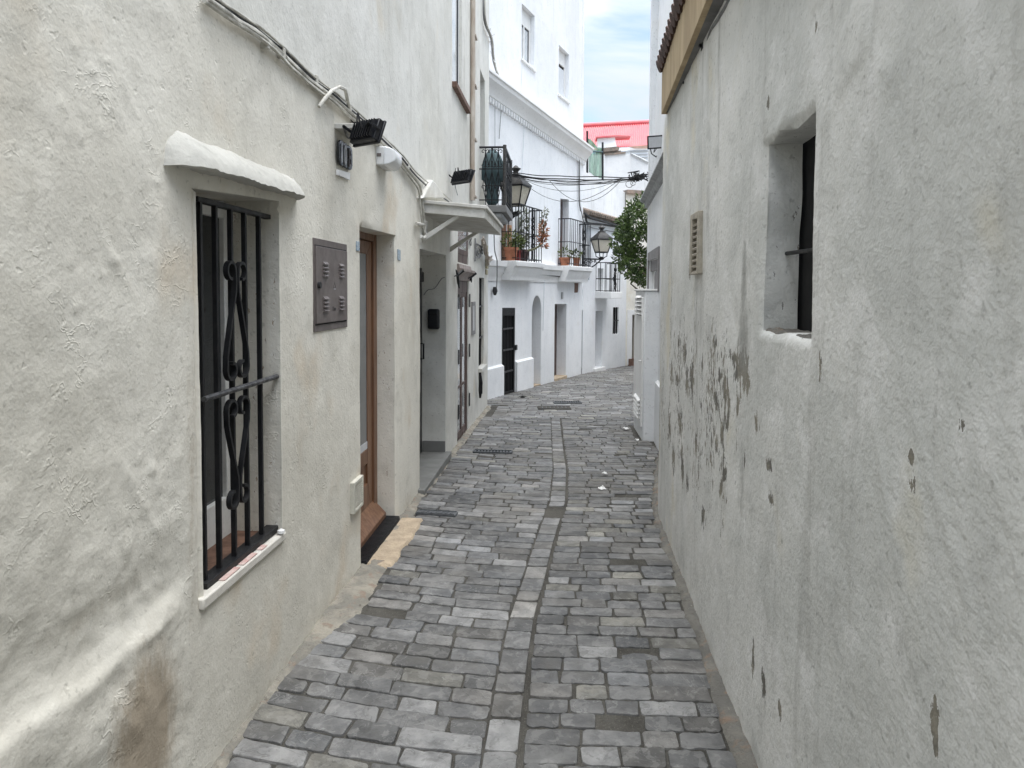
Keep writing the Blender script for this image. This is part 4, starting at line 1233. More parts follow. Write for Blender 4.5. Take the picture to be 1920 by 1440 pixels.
def scroll_panel(f, w, z0, z1, zs):
    """scrollwork in a panel: f(t,z)->point, t in 0..w"""
    mb = MB()
    for k in range(1, 4): mb.tube([f(w * k / 4, z0), f(w * k / 4, z1)], .006, 5)
    for k in (1, 2, 3):
        c = w * k / 4
        for sg in (-1, 1):
            for zc, fl in ((z1 - .055, 1), (zs + .05, -1), ((z0 + zs) / 2, 1)):
                pts = [(c + sg * .01, zc - fl * .06)] + [(c + sg * (.032 + .03 * (1 - q * .6) * cos(pi + q * -5.2)), zc + fl * .03 * (1 - q * .6) * sin(pi + q * -5.2)) for q in [j / 9 for j in range(10)]]
                mb.tube([f(a, b) for a, b in pts], .0055, 5)
            # heart arms
            mb.tube([f(c + sg * q * w / 8, lerp(z1 - .09, zs + .06, q) ) for q in [j / 6 for j in range(7)]], .0055, 5)
            mb.tube([f(c + sg * (1 - abs(2 * q - 1)) * w / 9, lerp(zs - .03, z0 + .08, q)) for q in [j / 8 for j in range(9)]], .005, 5)
    return mb


scroll_panel(lambda t, z: PB(q0, z, t), pd, BZ + .0, ZR, ZR - .29).build('scrollwork', 'iron', rl, smooth=60)
n = 3
for k in range(n):
    w = (q1 - q0) / n
    scroll_panel(lambda t, z, k=k, w=w: PB(q0 + k * w + t, z, pd), w, BZ, ZR, ZR - .29).build('scrollwork', 'iron', rl, smooth=60)
# closed parasol leaning behind the railing
pc = PB(lerp(q0, q1, .22), BZ, pd * .43)
ps = thing('parasol', pc, 'closed dark green parasol standing behind the iron balcony railing', 'parasol')
prof = [(.05, .03), (.08, .08), (.075, .2), (.09, .30), (.11, .36), (.142, .38), (.142, .52), (.125, .63), (.10, .71), (.06, .77), (.025, .79)]
MB().lathe(pc, prof, 40, lambda a, z: 1 + .13 * sin(a * 6 + z * 3) + .10 * sin(a * 3 + 1)).build('canvas', 'canvas', ps, smooth=70)
MB().tube([pc + Vector((0, 0, .0)), pc + Vector((0, 0, .84))], .015, 8).build('pole', 'iron', ps)

# beige conduits down the wall
cd_ = thing('drain_conduit', FL.pt(9.2, 2.4, .03), 'pair of beige pipes running down the wall left of the iron balcony', 'pipes')
for px0, px1, r in ((886, 886, .028), (891, 888, .02)):
    top = FL.uv(px0 + 3, -60, .03); bot = FL.uv(px1, 376, .03)
    s_ = FL.uv(px1, 200, .03)[0]
    pts = [FL.pt(s_ + .03 * mn.noise(Vector((z, px0, 0))), z, .03 + .006 * mn.noise(Vector((z * 2, 3, px0)))) for z in [lerp(bot[1], 6.5, k / 14) for k in range(15)]]
    MB().tube(pts, r, 8).build('pipe', 'conduit', cd_, smooth=60)
for z in (2.75, 3.45, 4.1, 4.7):
    MB().fbox(FL, FL.uv(889, 200, .03)[0] - .09, FL.uv(889, 200, .03)[0] + .07, z, z + .03, .005, .062).build('pipe_strap', 'conduit', cd_, .004)
# ornament of scrolled iron, twigs and letters
or_ = MB()
oc = FL.uv(896, 470)
s0o, s1o = FL.uv(888, 465)[0], FL.uv(904, 465)[0]; zo1 = FL.uv(896, 460)[1]; zo0 = FL.uv(888, 490)[1]
mb = MB(); mb.tube([FL.pt(s0o, zo1 + .06, .02), FL.pt(s0o, zo0, .02)], .012, 5); mb.tube([FL.pt(s0o, zo1, .02), FL.pt(s1o, zo1, .02)], .012, 5)
cs_, cz_ = lerp(s0o, s1o, .42), lerp(zo1, zo0, .42)
mb.tube([FL.pt(cs_ + (s1o - s0o) * .42 * (1 - q * .85) * cos(q * 12), cz_ + .11 * (1 - q * .85) * sin(q * 12), .02) for q in [k / 40 for k in range(41)]], .009, 5)
mb.tube([FL.pt(lerp(s1o, s0o, q), lerp(zo1, zo0 + .05, q) - .05 * sin(pi * q), .02) for q in [k / 8 for k in range(9)]], .009, 5)
tag(mb.build('iron_ornament', 'cable_grey', smooth=60), 'thin grey iron spiral wall ornament above the dark narrow window', 'wall ornament')
for pxs, lab in ((((855, 506), (858, 516), (859, 530), (861, 540)), 'black twig-like iron hook left of the glazed brown door'), (((882, 512), (883, 520), (883, 524), (884, 529)), 'black twig-like iron hook right of the glazed brown door')):
    mb = MB(); pts = [FL.pt(*FL.uv(px, py, .03), .03) for px, py in pxs]; mb.tube(pts, .016, 5, rs=[.006, .016, .016, .007])
    m_ = pts[1]; mb.tube([m_ + Vector((.0, -.22, -.015)), m_, m_ + Vector((.05, .06, .05))], .012, 5, rs=[.005, .014, .02])
    tag(mb.build('iron_hook', 'iron', smooth=60), lab, 'wall hook')
lt = thing('door_number', FL.pt(*FL.uv(880, 452), .01), 'dark house number on the wall right of the glazed brown door', 'house number')
text('digit', '8', FL, FL.uv(878.5, 459)[0], FL.uv(879, 460)[1], .13, .012, 'number_black', lt, sx=2.2)
# tile panel, louvre strip
tp = FL.Q((883, 566), (889, 564), (888, 624), (882, 629)); tq0, tq1 = FL.uv(883, 596)[0], FL.uv(889, 596)[0]; tz1, tz0 = tp[0][1], tp[3][1]
tpn = MB().ring(FL, [(tq0, tz1), (tq1, tz1), (tq1, tz0), (tq0, tz0)], [(tq0 + .05, tz1 - .05), (tq1 - .05, tz1 - .05), (tq1 - .05, tz0 + .05), (tq0 + .05, tz0 + .05)], 0, .02).build('wall_plaque', 'frame_grey', None, .002)
tag(tpn, 'tall grey glazed tile plaque beside the glazed brown door', 'plaque')
MB().fbox(FL, tq0 + .05, tq1 - .05, tz0 + .05, tz1 - .05, 0, .014).build('tile_face', 'ceramic_grey', tpn)
yq0, yq1 = FL.uv(909.5, 490)[0], FL.uv(912.5, 490)[0]
mb = MB(); z = FL.uv(911, 515)[1]; k = 0
while z < FL.uv(911, 465)[1]: mb.fbox(FL, yq0, min(yq1, S_E - .02), z, z + .075, 0.004, .02 + .008 * (k % 2)); z += .09; k += 1
tag(mb.build('wall_plaque', 'hint', None, .004), 'narrow yellowed plaque stack on the left house corner', 'plaque')
# tangle of cables at the house corner under the balcony
tg = MB(); rr = random.Random(3)
for k in range(7):
    pts = [FL.pt(9.5 + .17 * i + rr.uniform(-.05, .05), 2.28 - .07 * i + .10 * (i > 4) * (i - 4) + rr.uniform(-.05, .05), .04 + rr.uniform(0, .05)) for i in range(8)]
    tg.tube(pts, .009, 5)
tag(tg.build('cable_tangle', 'conduit', smooth=60), 'tangle of beige cables on the wall under the iron balcony', 'cables')
# overhead cable from the wall top down to the far house cornice
cf = FF.uv(940, 162)
pts0 = [FL.pt(10.2, 6.6, .02), FL.pt(*FL.uv(905, 20, .03), .03), FL.pt(*FL.uv(909, 48, .03), .03), FL.pt(S_E - .02, FL.uv(914, 62)[1], .05)]
E1 = FF.pt(*FF.uv(922, 110, .1), .1); E2 = FF.pt(*FF.uv(939, 158, .06), .06)
pts = pts0 + [E1, E2]
P2 = [pts[i].lerp(pts[i + 1], j / 5) for i in range(len(pts) - 1) for j in range(5)] + [pts[-1]]
for _ in range(6): P2 = [P2[0]] + [(P2[i - 1] + P2[i] * 2 + P2[i + 1]) / 4 for i in range(1, len(P2) - 1)] + [P2[-1]]
oc = thing('service_cable', pts[0], 'dark service cable dropping from the left house top to the far house cornice', 'cable')
MB().tube(P2, .014, 6).build('cable', 'cable_grey', oc, smooth=60)
MB().tube([p + Vector((.02, .0, .03 * mn.noise(p * 3))) for p in P2], .010, 6).build('cable', 'cable_pale', oc, smooth=60)
mb = MB(); rr = random.Random(8)
for k in range(16):
    p = P2[rr.randint(12, 22)] if len(P2) > 22 else P2[-3]
    mb.tube([p, p + Vector((rr.uniform(-.07, .07), rr.uniform(-.1, .1), rr.uniform(-.08, .08)))], .008, 4)
mb.build('cable_ties', 'white_plastic', oc)

# ------------------------------------------------------------------ near right house
hR = thing('cottage', (.9, 3, 0), 'low house on the right with grey peeling limewash and a deep dark window slot', 'house', 'houses along the lane')
wR = FR.Q((1440, 268), (1524, 208), (1515, 638), (1428, 620))
wr_a = FR.uv(1429, 440)[0]; wr_b = FR.uv(1520, 440)[0]      # far, near
zRt = (wR[0][1] + wR[1][1]) / 2; zRb = (wR[2][1] + wR[3][1]) / 2
rq = []
for k in range(9):
    z = lerp(zRb, zRt, k / 8); rq.append((wr_a + .012 * mn.noise(Vector((z * 5, 1, 0))) - .02 * (k / 8), z))
for k in range(4): rq.append((lerp(wr_a - .02, wr_b, (k + .5) / 4), zRt + .012 * sin(k * 2.1)))
for k in range(9):
    z = lerp(zRt, zRb, k / 8); rq.append((wr_b + .012 * mn.noise(Vector((z * 5, 9, 0))), z))
for k in range(3): rq.append((lerp(wr_b, wr_a, (k + 1) / 4), zRb + .012 * sin(k * 2.7)))


def dispR(s, z):
    d = -(xright(s) - .66)
    d += .008 * fbm(s * 1.6, z * 1.6, 31, 3) + .0022 * fbm(s * 7, z * 7, 33, 3) + .0012 * fbm(s * 40, z * 40, 35, 2)
    u = s * .5 + z * .86
    rd = 1 - abs(mn.noise(Vector((u * 1.6, (s * .86 - z * .5) * 6, 12))))
    d += .0022 * max(0, rd - .75) / .25 * sst(mn.noise(Vector((s * 2, z * 2, 7))), -.1, .4)
    d += .007 * sst(fbm(s * 5, z * 5, 50, 2), .12, .4) * sst(z, 1.95, 2.1) * (1 - sst(abs(s - 1.95), .3, .7))
    a, b = min(wr_a, wr_b), max(wr_a, wr_b)
    e = max(a - s, s - b, z - zRt, zRb - z)
    if e < .022:
        e = max(e, 0); d -= .012 * (1 - e / .022) ** 2
    return d


BL = []
for px, py, w, h in [(1339, 642, 6, 20), (1389, 690, 17, 50), (1398, 700, 11, 42), (1376, 672, 9, 22), (1342, 752, 8, 30), (1361, 732, 8, 34), (1350, 705, 5, 22), (1383, 760, 4, 34),
                     (1343, 836, 6, 24), (1354, 812, 5, 30), (1292, 710, 6, 42), (1282, 716, 5, 34), (1262, 712, 5, 18), (1268, 792, 5, 32), (1254, 858, 4, 28),
                     (1271, 850, 3, 30), (1537, 690, 6, 34), (1419, 795, 5, 24), (1291, 468, 5, 26), (1287, 500, 3, 26), (1707, 856, 9, 15), (1711, 912, 7, 28), (1801, 795, 8, 18),
                     (1351, 915, 4, 32), (1358, 890, 4, 22), (1444, 871, 7, 16), (1447, 937, 5, 18), (1411, 1231, 3, 34), (1431, 1290, 5, 30), (1753, 1362, 9, 75),
                     (1316, 966, 5, 22), (1283, 905, 4, 22), (1272, 880, 4, 36), (1366, 770, 4, 40), (1301, 830, 3, 30), (1277, 660, 4, 30), (1264, 640, 3, 20), (1312, 690, 3, 26),
                     (1461, 1330, 4, 20), (1532, 50, 3, 14), (1440, 195, 3, 20), (1612, 75, 2, 22),
                     (1395, 865, 3, 22), (1330, 860, 3, 18), (1246, 800, 3, 40), (1250, 700, 3, 30)]:
    s, z = FR.uv(px, py); sa = FR.uv(px - w, py)[0]; sb = FR.uv(px + w, py)[0]; za = FR.uv(px, py - h)[1]; zb_ = FR.uv(px, py + h)[1]
    BL.append((s, z, abs(sa - sb) / 2 * 1.35, abs(za - zb_) / 2 * 1.35))


def peelR(s, z):
    v = -.6
    for cs, cz, rs, rz in BL:
        dx = (s - cs) / rs; dz = (z - cz) / rz
        if abs(dx) < 2 and abs(dz) < 2: v = max(v, .75 * (1 - hypot(dx, dz)))
    if 2.7 < s < 6: v = max(v, .15 + .36 * mn.noise(Vector((s * 7, z * 1.3, 2))) - .9 * max(0, abs(z - 1.0) - .35) - .6 * max(0, 3.1 - s))
    return v


SR = []
for px, py, w, h, k in [(1395, 520, 7, 150, .9), (1394, 640, 16, 100, .9), (1340, 480, 22, 130, .35), (1300, 600, 12, 90, .5), (1390, 920, 10, 160, .5), (1445, 690, 30, 60, .3), (1700, 1230, 60, 160, .35), (1560, 1150, 40, 200, .3), (1850, 1190, 60, 130, .35), (1440, 1050, 25, 120, .35), (1262, 960, 10, 120, .35), (1434, 420, 6, 190, .7)]:
    s, z = FR.uv(px, py); sa = FR.uv(px - w, py)[0]; sb = FR.uv(px + w, py)[0]; za = FR.uv(px, py - h)[1]; zb_ = FR.uv(px, py + h)[1]
    SR.append((s, z, abs(sa - sb) / 2, abs(za - zb_) / 2, k))


def stainR(s, z):
    v = 0
    for cs, cz, rs, rz, k in SR:
        dx = (s - cs) / rs; dz = (z - cz) / rz
        if abs(dx) < 1 and abs(dz) < 1: v = max(v, k * (1 - hypot(dx, dz)))
    return v


stepR = lambda s: .16 if s < .95 else .0125 + .0055 * max(0, s - 2.2)
stepRz = lambda s: .16 if s < .95 else .013 + .002 * max(0, s - 2)
EZ = 2.84


def eave_x(Y): return .58 + .04 * (Y - 3)


wall('wall', FR, 'plaster_right', hR, [(-2.6, -.2), (7.3, -.45), (7.3, EZ), (-2.6, EZ)], [(rq, .12)], stepR, stepRz, dispR, {'peel': peelR, 'stain': stainR}, .008)
# dark window slot: iron bar and back
MB().fbox(FR, min(wr_a, wr_b) - .08, max(wr_a, wr_b) + .05, zRb - .06, zRt + .06, -.24, -.135).build('window', 'shade_black', hR)
wn = [c for c in hR.children if c.name.startswith('window')][0]
sa_ = max(wr_a, wr_b); sb_ = min(wr_a, wr_b)
MB().fbox(FR, sb_ - .02, lerp(sb_, sa_, .30), zRb - .05, zRt + .04, -.134, -.118).build('shutter', 'door_black', wn, .004)
mb = MB(); mb.tube([FR.pt(sa_ + .02, lerp(zRb, zRt, .42), -.08), FR.pt(lerp(sa_, sb_, .5), lerp(zRb, zRt, .415), -.08), FR.pt(sb_ - .05, lerp(zRb, zRt, .42), -.08)], .007, 7); mb.build('iron_bar', 'iron', wn)
# crumbled sill
hv = []; hf = []; n1, n2 = 30, 22
for i in range(n1 + 1):
    for j in range(n2 + 1):
        s = lerp(sb_ - .01, sa_ + .01, i / n1); d = lerp(-.012, -.125, j / n2) - (xright(s) - .66)
        hv.append(FR.pt(s, zRb + .004 + .02 * fbm(s * 14, d * 14, 2, 4) - .012 * (1 - sst(j / n2, 0, .15)), d))
for i in range(n1):
    for j in range(n2):
        a0 = i * (n2 + 1) + j; hf.append((a0, a0 + 1, a0 + n2 + 2, a0 + n2 + 1))
mb = MB(); mb.add(hv, hf); mb.build('sill', 'cement_right', hR, smooth=80)
# louvred vent
vq = FR.Q((1299, 405), (1315, 393), (1315, 512), (1299, 516)); v0, v1 = vq[1][0], vq[0][0]; vz1, vz0 = (vq[0][1] + vq[1][1]) / 2, (vq[2][1] + vq[3][1]) / 2
off = -(xright(v0) - .66) + .006
vt = MB().ring(FR, [(v0, vz1), (v1, vz1), (v1, vz0), (v0, vz0)], [(v0 + .035, vz1 - .035), (v1 - .05, vz1 - .03), (v1 - .05, vz0 + .008), (v0 + .035, vz0 + .008)], off - .02, off + .018).build('vent', 'louvre_clay', hR, .004)
MB().fbox(FR, v0 + .03, v1 - .03, vz0 + .004, vz1 - .02, off - .03, off - .018).build('vent_back', 'shade_black', vt)
mb = MB()
for k in range(9):
    z = lerp(vz0 + .018, vz1 - .05, k / 8)
    mb.add([FR.pt(v0 + .03, z + .012, off - .015), FR.pt(v1 - .045, z + .012, off - .015), FR.pt(v1 - .045, z - .008, off + .016), FR.pt(v0 + .03, z - .008, off + .016),
            FR.pt(v0 + .03, z + .004, off - .017), FR.pt(v1 - .045, z + .004, off - .017), FR.pt(v1 - .045, z - .017, off + .013), FR.pt(v0 + .03, z - .017, off + .013)],
           [(0, 1, 2, 3), (3, 2, 6, 7), (4, 5, 6, 7), (0, 3, 7, 4), (1, 2, 6, 5)])
mb.build('vent_slats', 'louvre_clay', vt)
# eave: soffit, ochre fascia, clay tiles
Ya, Yb = -2.6, 4.97


def loft(prof, mat, name, par, ya=Ya, yb=Yb, n=12, bev=0):
    mb = MB(); k = len(prof(0))
    for i in range(n + 1):
        Y = lerp(ya, yb, i / n)
        for x, z in prof(Y): mb.v.append(Vector((x, Y, z)))
    for i in range(n):
        for j in range(k): mb.f.append((i * k + j, i * k + (j + 1) % k, (i + 1) * k + (j + 1) % k, (i + 1) * k + j))
    mb.f += [tuple(range(k)), tuple(range(n * k, n * k + k))]
    return mb.build(name, mat, par, bev)


ev = loft(lambda Y: [(eave_x(Y) + .03, EZ - .02), (1.25, EZ - .02), (1.25, EZ + .03), (eave_x(Y) + .03, EZ + .03)], 'soffit', 'eave', hR)
loft(lambda Y: [(eave_x(Y), EZ - .025), (eave_x(Y) + .028, EZ - .025), (eave_x(Y) + .028, EZ + .26), (eave_x(Y), EZ + .26)], 'fascia', 'fascia', ev)
MB().box(((eave_x(Yb) + 1.25) / 2, Yb + .012, EZ + .12), 1.25 - eave_x(Yb), .024, .29).build('eave_end', 'fascia', ev)
rf = loft(lambda Y: [(eave_x(Y) - .01, EZ + .262), (eave_x(Y) + .05, EZ + .30), (3.6, EZ + 1.5), (3.6, EZ + 1.42)], 'roof_tile', 'roof', hR)
mb = MB(); Y = Ya
while Y < Yb:
    x0 = eave_x(Y) - .03; z0 = EZ + .285
    P = [Vector((lerp(x0, 3.6, q), Y, lerp(z0, EZ + 1.5, q))) for q in (0, .12, .5, 1)]
    mb.tube(P, .045 + random.uniform(-.003, .003), 10); Y += .105
mb.build('roof_tiles', 'roof_tile', rf, smooth=50)
MB().box((2.3, 5.6, 1.3), 2.6, .2, 3.4).build('end_wall', 'plaster_right', hR)
MB().box((3.65, 1.3, 1.9), .1, 8.2, 4.2).build('back_wall', 'plaster_right', hR)
# cable clipped under the eave
ec = thing('eave_cable', (.63, 4.5, EZ - .04), 'grey cable on black clips under the ochre eave of the right house', 'cable')
pts = [Vector((eave_x(Y) + .075 + .006 * sin(Y * 9), Y, EZ - .04 - .018 * abs(sin((Y - .3) * pi / .62)))) for Y in [lerp(-2, 4.85, k / 70) for k in range(71)]]
e_ = pts[-1]
pts += [e_ + Vector((.02, .06, -.05)), e_ + Vector((.05, .03, -.09)), e_ + Vector((.07, -.02, -.03))]
MB().tube(pts, .0085, 6).build('cable', 'cable_grey', ec, smooth=60)
mb = MB(); Y = 4.85
while Y > 1.5: mb.box((eave_x(Y) + .078, Y, EZ - .035), .03, .05, .03); mb.tube([(eave_x(Y) + .05, Y, EZ - .03), (eave_x(Y) + .12, Y + .03, EZ - .045)], .008, 4); Y -= .62
mb.build('clip', 'cable_dark', ec)

# ------------------------------------------------------------------ white house on the right with the utility cabinet
h2 = thing('townhouse', (1.4, 8.6, ground(8.6)), 'white house behind the peeling right wall, with grey cement ledge and small grey-framed window', 'house', 'houses along the lane')
LZ = 2.95
w2 = FR2.Q((1217, 489), (1236, 484), (1236, 548), (1216, 548)); w2a, w2b = FR2.uv(1236, 520)[0], FR2.uv(1217, 520)[0]
w2q = [(w2a, w2[1][1]), (w2b, w2[0][1]), (w2b, 1.63), (w2a, 1.63)]
wall('wall', FR2, 'white', h2, [(-1.2, -.5), (FR2.L, -.5), (FR2.L, LZ), (-1.2, LZ)], [(w2q, .12)], .14, None, lambda s, z: .008 * fbm(s * 1.5, z * 1.5, 61, 3), None)
wall('upper_wall', FR2U, 'white', h2, [(-1.2, LZ), (FR2U.L, LZ), (FR2U.L, 6.1), (-1.2, 6.1)], [], .2, None, lambda s, z: .008 * fbm(s * 1.5, z * 1.5, 65, 3) - .02 * (z - 3), None)
mb = MB(); mb.box((FR2.pt(FR2.L, 0).x + 1.9, 10.05, 2.6), 3.8, .12, 7.0); mb.build('end_wall', 'white_worn', h2)
MB().box((3.1, 8.0, 6.16), 4.0, 4.6, .12).build('roof', 'clay_old', h2)
ldg = MB().band(FR2, (-1.2, LZ + .02), (FR2.L + .03, LZ - .05), [(-.12, .13), (.03, .07), (.10, .0), (.11, -.04), (.05, -.07), (.03, -.13), (-.02, -.15)]).build('cement_ledge', 'ledge_grey', h2)
pl_ = MB(); a2 = FR2.p0
mb = MB(); mb.band(FR2, (-1.2, .60), (1.1, .56), [(-.01, -1.2), (.035, -1.2), (.035, 0), (-.01, .035)]); mb.build('plinth', 'white', h2)
fr2 = MB().ring(FR2, [(w2a - .05, w2[1][1] + .13), (w2b + .03, w2[0][1] + .10), (w2b + .03, 1.60), (w2a - .05, 1.60)], w2q, -.0, .022).build('window_surround', 'frame_grey', h2)
mb = MB(); mb.fbox(FR2, w2a, w2b, lerp(1.63, w2[0][1], .62), w2[1][1] + .06, -.10, -.02); mb.build('blind_box', 'frame_grey', h2)
wn2 = MB().fbox(FR2, w2a, w2b, 1.60, lerp(1.63, w2[0][1], .70), -.115, -.05).build('window', 'frame_white', h2)
mb = MB(); ca = (w2a + w2b) / 2; wv = abs(w2b - w2a) * .25
mb.fprism(FR2, [(ca - wv, 1.62), (ca + wv, 1.62), (ca + wv, 1.80)] + [(ca + wv * cos(a), 1.80 + .07 * sin(a)) for a in [k * pi / 8 for k in range(1, 8)]] + [(ca - wv, 1.80)], -.049, -.04)
mb.build('pane', 'frame_grey', wn2)
dpp = MB().tube([FR2U.pt(FR2U.L - .02, 3.78, .03), FR2U.pt(FR2U.L - .02, 3.35, .03)], .010, 6).build('drain_spout', 'iron', h2)
# cabinet
cbx = thing('utility_cabinet', (1.0, 8.7, ground(8.7)), 'tall white utility cabinet with louvred door against the right house', 'cabinet')
x0, ya, yb, zt_, zb_ = .925, 8.2, 9.2, 1.605, -.2
MB().box(((x0 + 1.2) / 2, (ya + yb) / 2, (zt_ + zb_) / 2), 1.2 - x0, yb - ya, zt_ - zb_).build('body', 'white', cbx, .012)
MB().box(((x0 + 1.2) / 2 - .01, (ya + yb) / 2, zt_ + .012), 1.22 - x0, yb - ya + .03, .024).build('lid', 'white_trim', cbx, .006)
dr_ = MB().box((x0 - .008, (ya + yb) / 2, .78), .02, yb - ya - .12, 1.5).build('door', 'white_trim', cbx, .004)
for z0_, nn, dz in ((1.34, 5, .048), (.12, 5, .05)):
    for k in range(nn):
        z = z0_ + k * dz
        mb = MB(); mb.add([(x0 - .018, ya + .14, z + .02), (x0 - .018, yb - .34, z + .02), (x0 - .045, yb - .34, z - .006), (x0 - .045, ya + .14, z - .006), (x0 - .018, ya + .14, z - .010), (x0 - .018, yb - .34, z - .010)],
                          [(0, 1, 2, 3), (3, 2, 5, 4), (0, 3, 4), (1, 5, 2)]); mb.build('louvre', 'white_trim', dr_)
        MB().box((x0 - .0188, (ya + yb) / 2 - .10, z - .017), .002, yb - ya - .5, .014).build('louvre_shade', 'soffit', dr_)  # grey strip paints the shade beneath each louvre
MB().lathe((x0 - .03, ya + .1, .78), [(.02, 0), (.02, .02)], 10).build('lock', 'white_plastic', dr_)
# floodlight facing the camera on the ledge, conduit tangle
fp = FR2.pt(FR2.L - .35, LZ + .55, .0)
floodlight('floodlight', FR2U, FR2U.pt(FR2U.L - .55, LZ + .42, .0), FR2U.pt(FR2U.L - 1.0, LZ + .50, .06) + Vector((.0, -.1, .0)), .19, .15, 'square floodlight with pale lens on the white right house above its cement ledge', radians(-108), radians(-12), True)
# unseen white house added behind the tree to make the light plausible
h3 = thing('townhouse', (3.2, 15, ground(15)), 'unseen white house added on the right behind the tree for the light', 'house', 'houses along the lane')
F3 = Fac((2.45, 10.1), (2.75, 19.5))
wall('wall', F3, 'white', h3, [(0, -.8), (F3.L, -.8), (F3.L, 3.0), (0, 3.0)], [], .6)
MB().box((4.7, 14.8, 3.05), 4.3, 9.4, .1).build('roof', 'clay_old', h3)

# ------------------------------------------------------------------ far white house
hF = thing('townhouse', ((A_.x + C_.x) / 2, (A_.y + C_.y) / 2, ground(14)), 'bright white three-storey house at the bend with long cornice and two flower balconies', 'house', 'houses along the lane')


def rect(F, tl, tr, br, bl):
    q = F.Q(tl, tr, br, bl); return q


sF0 = -1.9
cz0 = FF.uv(918, 190)[1]; cz1 = FF.uv(1089, 304)[1]; cs0_, cs1_ = FF.uv(918, 190)[0], FF.uv(1089, 304)[0]
czl = lambda s: lerp(cz0, cz1, (s - cs0_) / (cs1_ - cs0_))
sFe = FF.uv(1091, 600)[0]
barred = rect(FF, (942, 577), (967, 577), (963, 736), (940, 743))
barred = [((barred[0][0] + barred[3][0]) / 2, barred[0][1]), ((barred[1][0] + barred[2][0]) / 2, barred[1][1]), ((barred[1][0] + barred[2][0]) / 2, barred[2][1] - .01), ((barred[0][0] + barred[3][0]) / 2, barred[3][1] - .01)]
ar = rect(FF, (998, 575), (1016, 572), (1013, 724), (996, 724))
a0_, a1_ = (ar[0][0] + ar[3][0]) / 2, (ar[1][0] + ar[2][0]) / 2; az = ar[0][1] - .08; azt = FF.uv(1008, 554)[1]
arch = [(a0_, az)] + [((a0_ + a1_) / 2 - (a1_ - a0_) / 2 * cos(t), az + (azt - az) * sin(t)) for t in [k * pi / 10 for k in range(1, 10)]] + [(a1_, az), (a1_, ground(14.3) - .03), (a0_, ground(14.1) - .03)]
wd = rect(FF, (1041, 570), (1063, 570), (1060, 708), (1038, 714)); wd0, wd1 = (wd[0][0] + wd[3][0]) / 2, (wd[1][0] + wd[2][0]) / 2
wood = [(wd0, wd[0][1]), (wd1, wd[1][1]), (wd1, wd[2][1] - .01), (wd0, wd[3][1] - .01)]
SLZ = lambda s: lerp(FF.uv(925, 489)[1], FF.uv(1088, 503)[1], (s - FF.uv(925, 489)[0]) / (FF.uv(1088, 503)[0] - FF.uv(925, 489)[0]))
B2 = FF.Q((1050, 372), (1066, 374)); b20, b21 = FF.uv(1050, 440)[0], FF.uv(1066, 440)[0]
bal2 = [(b20, B2[0][1]), (b21, B2[1][1]), (b21, SLZ(b21) - .02), (b20, SLZ(b20) - .02)]
b10, b11 = FF.uv(940, 440)[0], FF.uv(961, 440)[0]; B1z = FF.uv(950, 318)[1]
bal1 = [(b10, B1z), (b11, B1z), (b11, SLZ(b11) - .02), (b10, SLZ(b10) - .02)]
wall('wall', FF, 'white', hF, [(sF0, -.9), (sFe, -.9), (sFe, czl(sFe)), (sF0, czl(sF0))],
     [(barred, .12), (arch, .45), (wood, .22), (bal2, .135), (bal1, .12)], .2, .18, lambda s, z: .006 * fbm(s, z, 71, 3))
uA = rect(FF, (980, 4), (1006, 30), (1004, 131), (980, 109)); uA0, uA1 = FF.uv(981, 60)[0], FF.uv(1005, 60)[0]
uB = rect(FF, (1050, 83), (1069, 102), (1068, 191), (1049, 176)); uB0, uB1 = FF.uv(1050, 130)[0], FF.uv(1069, 130)[0]
upA = [(uA0, uA[0][1]), (uA1, uA[1][1]), (uA1, uA[2][1]), (uA0, uA[3][1])]
upB = [(uB0, uB[0][1]), (uB1, uB[1][1]), (uB1, uB[2][1]), (uB0, uB[3][1])]
FFU = Fac(tuple(FF.pt(0, 0, -.03))[:2], tuple(FF.pt(FF.L, 0, -.03))[:2])
wall('upper_wall', FFU, 'white', hF, [(sF0, czl(sF0)), (sFe + .0, czl(sFe)), (sFe + .06, 9.6), (sF0, 9.6)], [(upA, .13), (upB, .13)], .3, .3, lambda s, z: .006 * fbm(s, z, 75, 3))
# far gable side and roof
pe = FF.pt(sFe, 0, 0)
Fg = Fac((pe.x, pe.y), (pe.x - 5 * .946, pe.y + 5 * .324))
mb = MB(); mb.hexa([FF.pt(sFe, -1, -.02), FF.pt(sFe, -1, -5), FF.pt(sFe - .1, -1, -5), FF.pt(sFe - .1, -1, -.02), FF.pt(sFe + .02, 9.6, -.02), FF.pt(sFe + .02, 9.6, -5), FF.pt(sFe - .1, 9.6, -5), FF.pt(sFe - .1, 9.6, -.02)])
mb.build('side_wall', 'white', hF)
mb = MB(); mb.fbox(FF, sF0, sFe, 9.6, 9.7, -5, .1); mb.build('roof', 'clay_old', hF)
mb = MB(); mb.fbox(FF, sF0 - .1, sF0, -1, 9.6, -5, -.02); mb.build('end_wall', 'white', hF)
# plinth
pz = lambda s: lerp(FF.uv(912, 693)[1], FF.uv(996, 672)[1], (s - FF.uv(912, 693)[0]) / (FF.uv(996, 672)[0] - FF.uv(912, 693)[0]))
mb = MB()
for a, b in ((sF0, barred[0][0] - .01), (barred[1][0] + .01, a0_ - .01)):
    mb.band(FF, (a, pz(a)), (b, pz(b)), [(-.01, -1.6), (.05, -1.6), (.05, -.0), (-.01, .035)])
mb.build('plinth', 'white', hF)
